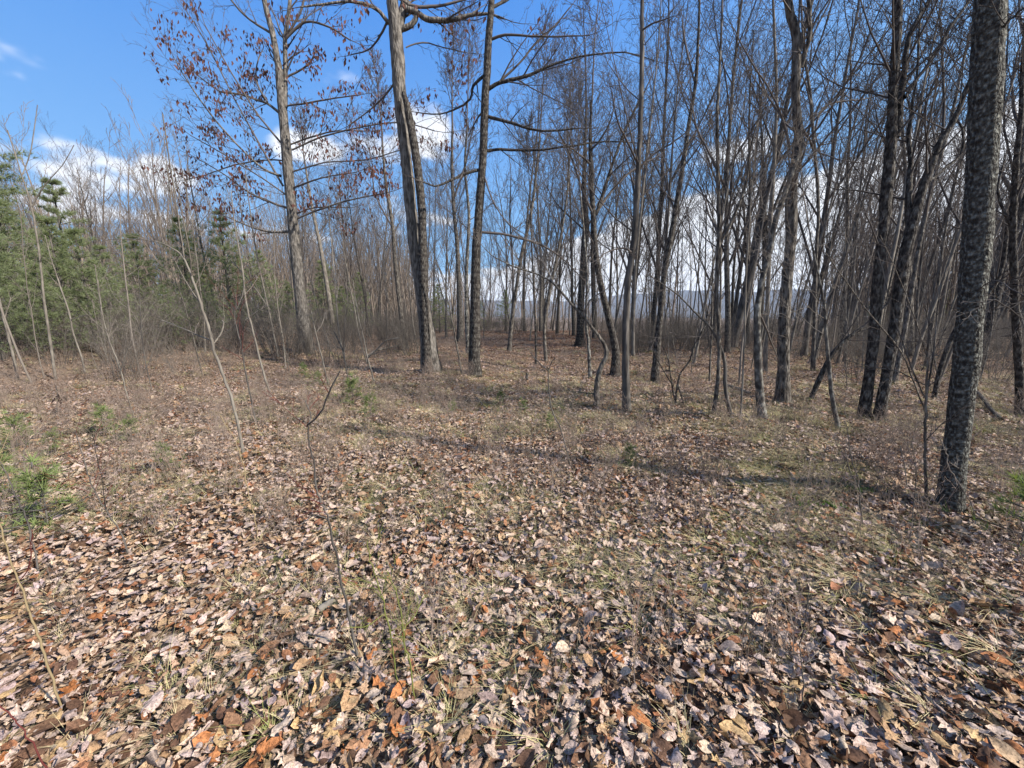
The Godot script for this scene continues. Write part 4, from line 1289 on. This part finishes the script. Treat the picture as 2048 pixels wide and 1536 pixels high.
func the_wood() -> void:
	var big := []
	var poles := []
	for k in 7:
		big.append(proto_tree("fan" if k % 3 != 1 else "side", 15.5 + k * 0.7, 0.10 + 0.012 * k, 700 + k))
	for k in 5:
		poles.append(proto_tree("pole", 8.5 + k * 0.7, 0.036 + 0.005 * k, 720 + k))
	rng.seed = 1234
	var barks := [M.grey, M.grey, M.dark, M.brown]
	var taken: Array[Vector2] = []
	for c in get_children():
		if c is Node3D and c.has_meta("category") and c.get_meta("category") == "tree":
			taken.append(Vector2(c.position.x, c.position.z))
	# zones: bearing from, to, distance from, to, big, thin
	for zone in [[-56.0, -30.0, 20.0, 44.0, 12, 12], [-30.0, -13.0, 21.0, 46.0, 12, 11], [-13.0, 1.0, 24.0, 48.0, 8, 8], [1.0, 12.0, 19.0, 44.0, 9, 11], [12.0, 24.0, 13.5, 38.0, 11, 18], [24.0, 38.0, 12.5, 36.0, 12, 30], [38.0, 48.0, 11.0, 38.0, 9, 26], [48.0, 57.0, 16.0, 42.0, 8, 20]]:
		for q in zone[4] + zone[5]:
			var is_big: bool = q < zone[4]
			for attempt in 12:
				var az := deg_to_rad(rnd(zone[0], zone[1]))
				var r := lerpf(zone[2], zone[3], pow(rng.randf(), 0.75))
				var p := Vector2(sin(az) * r, -cos(az) * r)
				var free := true
				for e in taken:
					if e.distance_to(p) < (0.9 if is_big else 0.4):
						free = false
				if r < 31.0 and rad_to_deg(az) > -3.0 and rad_to_deg(az) < 6.0 and is_big:
					free = false
				if not free:
					continue
				taken.append(p)
				var w := Vector3(p.x, height(p.x, p.y), p.y)
				# the wood stands lower on the left, where it is younger
				var most := (tan(deg_to_rad(lerpf(13.5, 42.0, smoothstep(-36.0, 12.0, rad_to_deg(az))) + rnd(-4.0, 3.0))) * r + EYE_HEIGHT - w.y) / 18.5
				if is_big:
					wood_tree("bare_tree", "bare tree", big[rng.randi_range(0, big.size() - 1)], w, minf(rnd(0.5, 0.98), most), barks[rng.randi_range(0, 3)], M.twig if rng.randf() < 0.6 else M.dark_twig, Vector2(rnd(-0.05, 0.05), rnd(-0.09, 0.06)))
				else:
					wood_tree("thin_tree", "thin bare tree", poles[rng.randi_range(0, poles.size() - 1)], w, minf(rnd(0.7, 1.2), most * 1.75), [M.smooth, M.grey, M.brown, M.smooth][rng.randi_range(0, 3)], M.twig, Vector2(rnd(-0.1, 0.1), rnd(-0.14, 0.12)))
				break
	# slim saplings along the clearing's edge
	var wands := []
	for k in 6:
		wands.append(proto_tree("wand", 3.2 + 0.5 * k, 0.011 + 0.0022 * k, 740 + k))
	rng.seed = 4321
	for zone in [[-57.0, -34.0, 9.0, 17.0, 8], [-34.0, -12.0, 10.0, 19.0, 12], [10.0, 30.0, 9.0, 18.0, 12], [30.0, 57.0, 7.5, 15.0, 16]]:
		for q in zone[4]:
			var az := deg_to_rad(rnd(zone[0], zone[1]))
			var r := rnd(zone[2], zone[3])
			var w := Vector3(sin(az) * r, 0, -cos(az) * r)
			w.y = height(w.x, w.z)
			var look: Material = [M.smooth, M.pale_twig, M.grey][rng.randi_range(0, 2)]
			wood_tree("slim_sapling", "slim sapling", wands[rng.randi_range(0, 5)], w, rnd(0.7, 1.25), look, M.pale_twig if w.x < 0.0 else M.twig, Vector2(rnd(-0.12, 0.12), rnd(-0.1, 0.2) if w.x < 0.0 else rnd(-0.15, 0.1)))
	# the forest beyond, too far to count
	rng.seed = 77
	var b := Buf.new()
	var k := habit("fan")
	k.many = [10, 5, 3, 0, 0]
	k.thin = 0.014
	grow(b, Vector3(0, -0.5, 0), Vector3.UP, 13.0, 0.12, 0, k)
	var places := []
	for q in 2300:
		var az := rnd(-62.0, 62.0)
		var r := (46.0 if az < 26.0 else 38.0) + 90.0 * pow(rng.randf(), 0.8)
		if az > -14.0 and az < 40.0 and rng.randf() < 0.80:
			if rng.randf() < 0.55:
				continue
			r = 90.0 + 120.0 * rng.randf()
		var x := sin(deg_to_rad(az)) * r
		var z := -cos(deg_to_rad(az)) * r
		places.append([upright(Vector3(x, height(x, z), z), rnd(0.7, 1.2), 0.05), Color(0.14, 0.115, 0.095) * rnd(0.7, 1.3)])
	var look := plain(Color.WHITE)
	look.vertex_color_use_as_albedo = true
	scatter("distant_forest", "far leafless forest closing the view behind the nearer trees", mesh_of(b), look, places)


func ordinal(n: int) -> String:
	var small := ["first", "second", "third", "fourth", "fifth", "sixth", "seventh", "eighth", "ninth", "tenth", "eleventh", "twelfth", "thirteenth", "fourteenth", "fifteenth", "sixteenth", "seventeenth", "eighteenth", "nineteenth", "twentieth"]
	if n <= 20:
		return small[n - 1]
	return ("thirtieth" if n == 30 else "twenty-" + small[n - 21]) if n <= 30 else "thirty-" + small[n - 31]


func name_the_wood() -> void:
	marks.sort_custom(func(a, b): return a[1] < b[1])
	unnamed.sort_custom(func(a, b): return a[1] < b[1])
	var counts := {}
	for e in unnamed:
		var i := 0
		while i < marks.size() and marks[i][1] < e[1]:
			i += 1
		var place: String
		if i == 0:
			place = "from the left, left of " + marks[0][0]
		elif i == marks.size():
			place = "from the left, beyond " + marks[i - 1][0]
		else:
			place = "from left between " + marks[i - 1][0] + " and " + marks[i][0].trim_prefix("the ")
		var key: String = e[3] + place
		counts[key] = counts.get(key, 0) + 1
		tag(e[0], "%s %s %s" % [ordinal(counts[key]), e[3], place], "sapling" if e[3] == "slim sapling" else "tree", {"bare tree": "bare trees of the wood behind", "thin bare tree": "thin young trees of the wood behind", "slim sapling": "slim saplings at the clearing's edge"}[e[3]])


func _ready() -> void:
	# camera
	bumps.seed = 4
	bumps.frequency = 0.06
	patch.seed = 15
	patch.frequency = 0.06
	eye = Vector3(0, height(0, 0) + EYE_HEIGHT, 0)
	var cam := Camera3D.new()
	cam.name = "camera"
	cam.fov = FOV
	cam.near = 0.05
	cam.far = 9000.0
	cam.position = eye
	cam.rotation_degrees = Vector3(PITCH, 0, 0)
	add_child(cam)
	# sky and exposure
	var pano := PanoramaSkyMaterial.new()
	pano.panorama = ImageTexture.create_from_image(sky_picture())
	var sky := Sky.new()
	sky.sky_material = pano
	var env := Environment.new()
	env.background_mode = Environment.BG_SKY
	env.sky = sky
	env.ambient_light_source = Environment.AMBIENT_SOURCE_SKY
	env.tonemap_mode = Environment.TONE_MAPPER_LINEAR
	env.tonemap_exposure = 2.25
	env.fog_enabled = true
	env.fog_density = 0.0001
	env.fog_light_color = Color(0.78, 0.87, 1.0)
	env.sdfgi_enabled = true
	env.ssao_enabled = true
	env.ssil_enabled = true
	var we := WorldEnvironment.new()
	we.name = "world"
	we.environment = env
	add_child(we)
	# sun
	var sun := DirectionalLight3D.new()
	sun.name = "sun"
	sun.light_energy = 1.6
	sun.light_color = Color(1.0, 0.965, 0.915)
	sun.light_angular_distance = 1.8
	sun.shadow_enabled = true
	add_child(sun)
	sun.rotation_degrees = Vector3(-SUN_HEIGHT, 180.0 - SUN_AZIMUTH, 0)
	materials()
	build_ground()
	main_trees()
	right_trees()
	evergreens()
	the_wood()
	saplings()
	name_the_wood()
	sticks()
	low_growth()
	fallen_leaves()
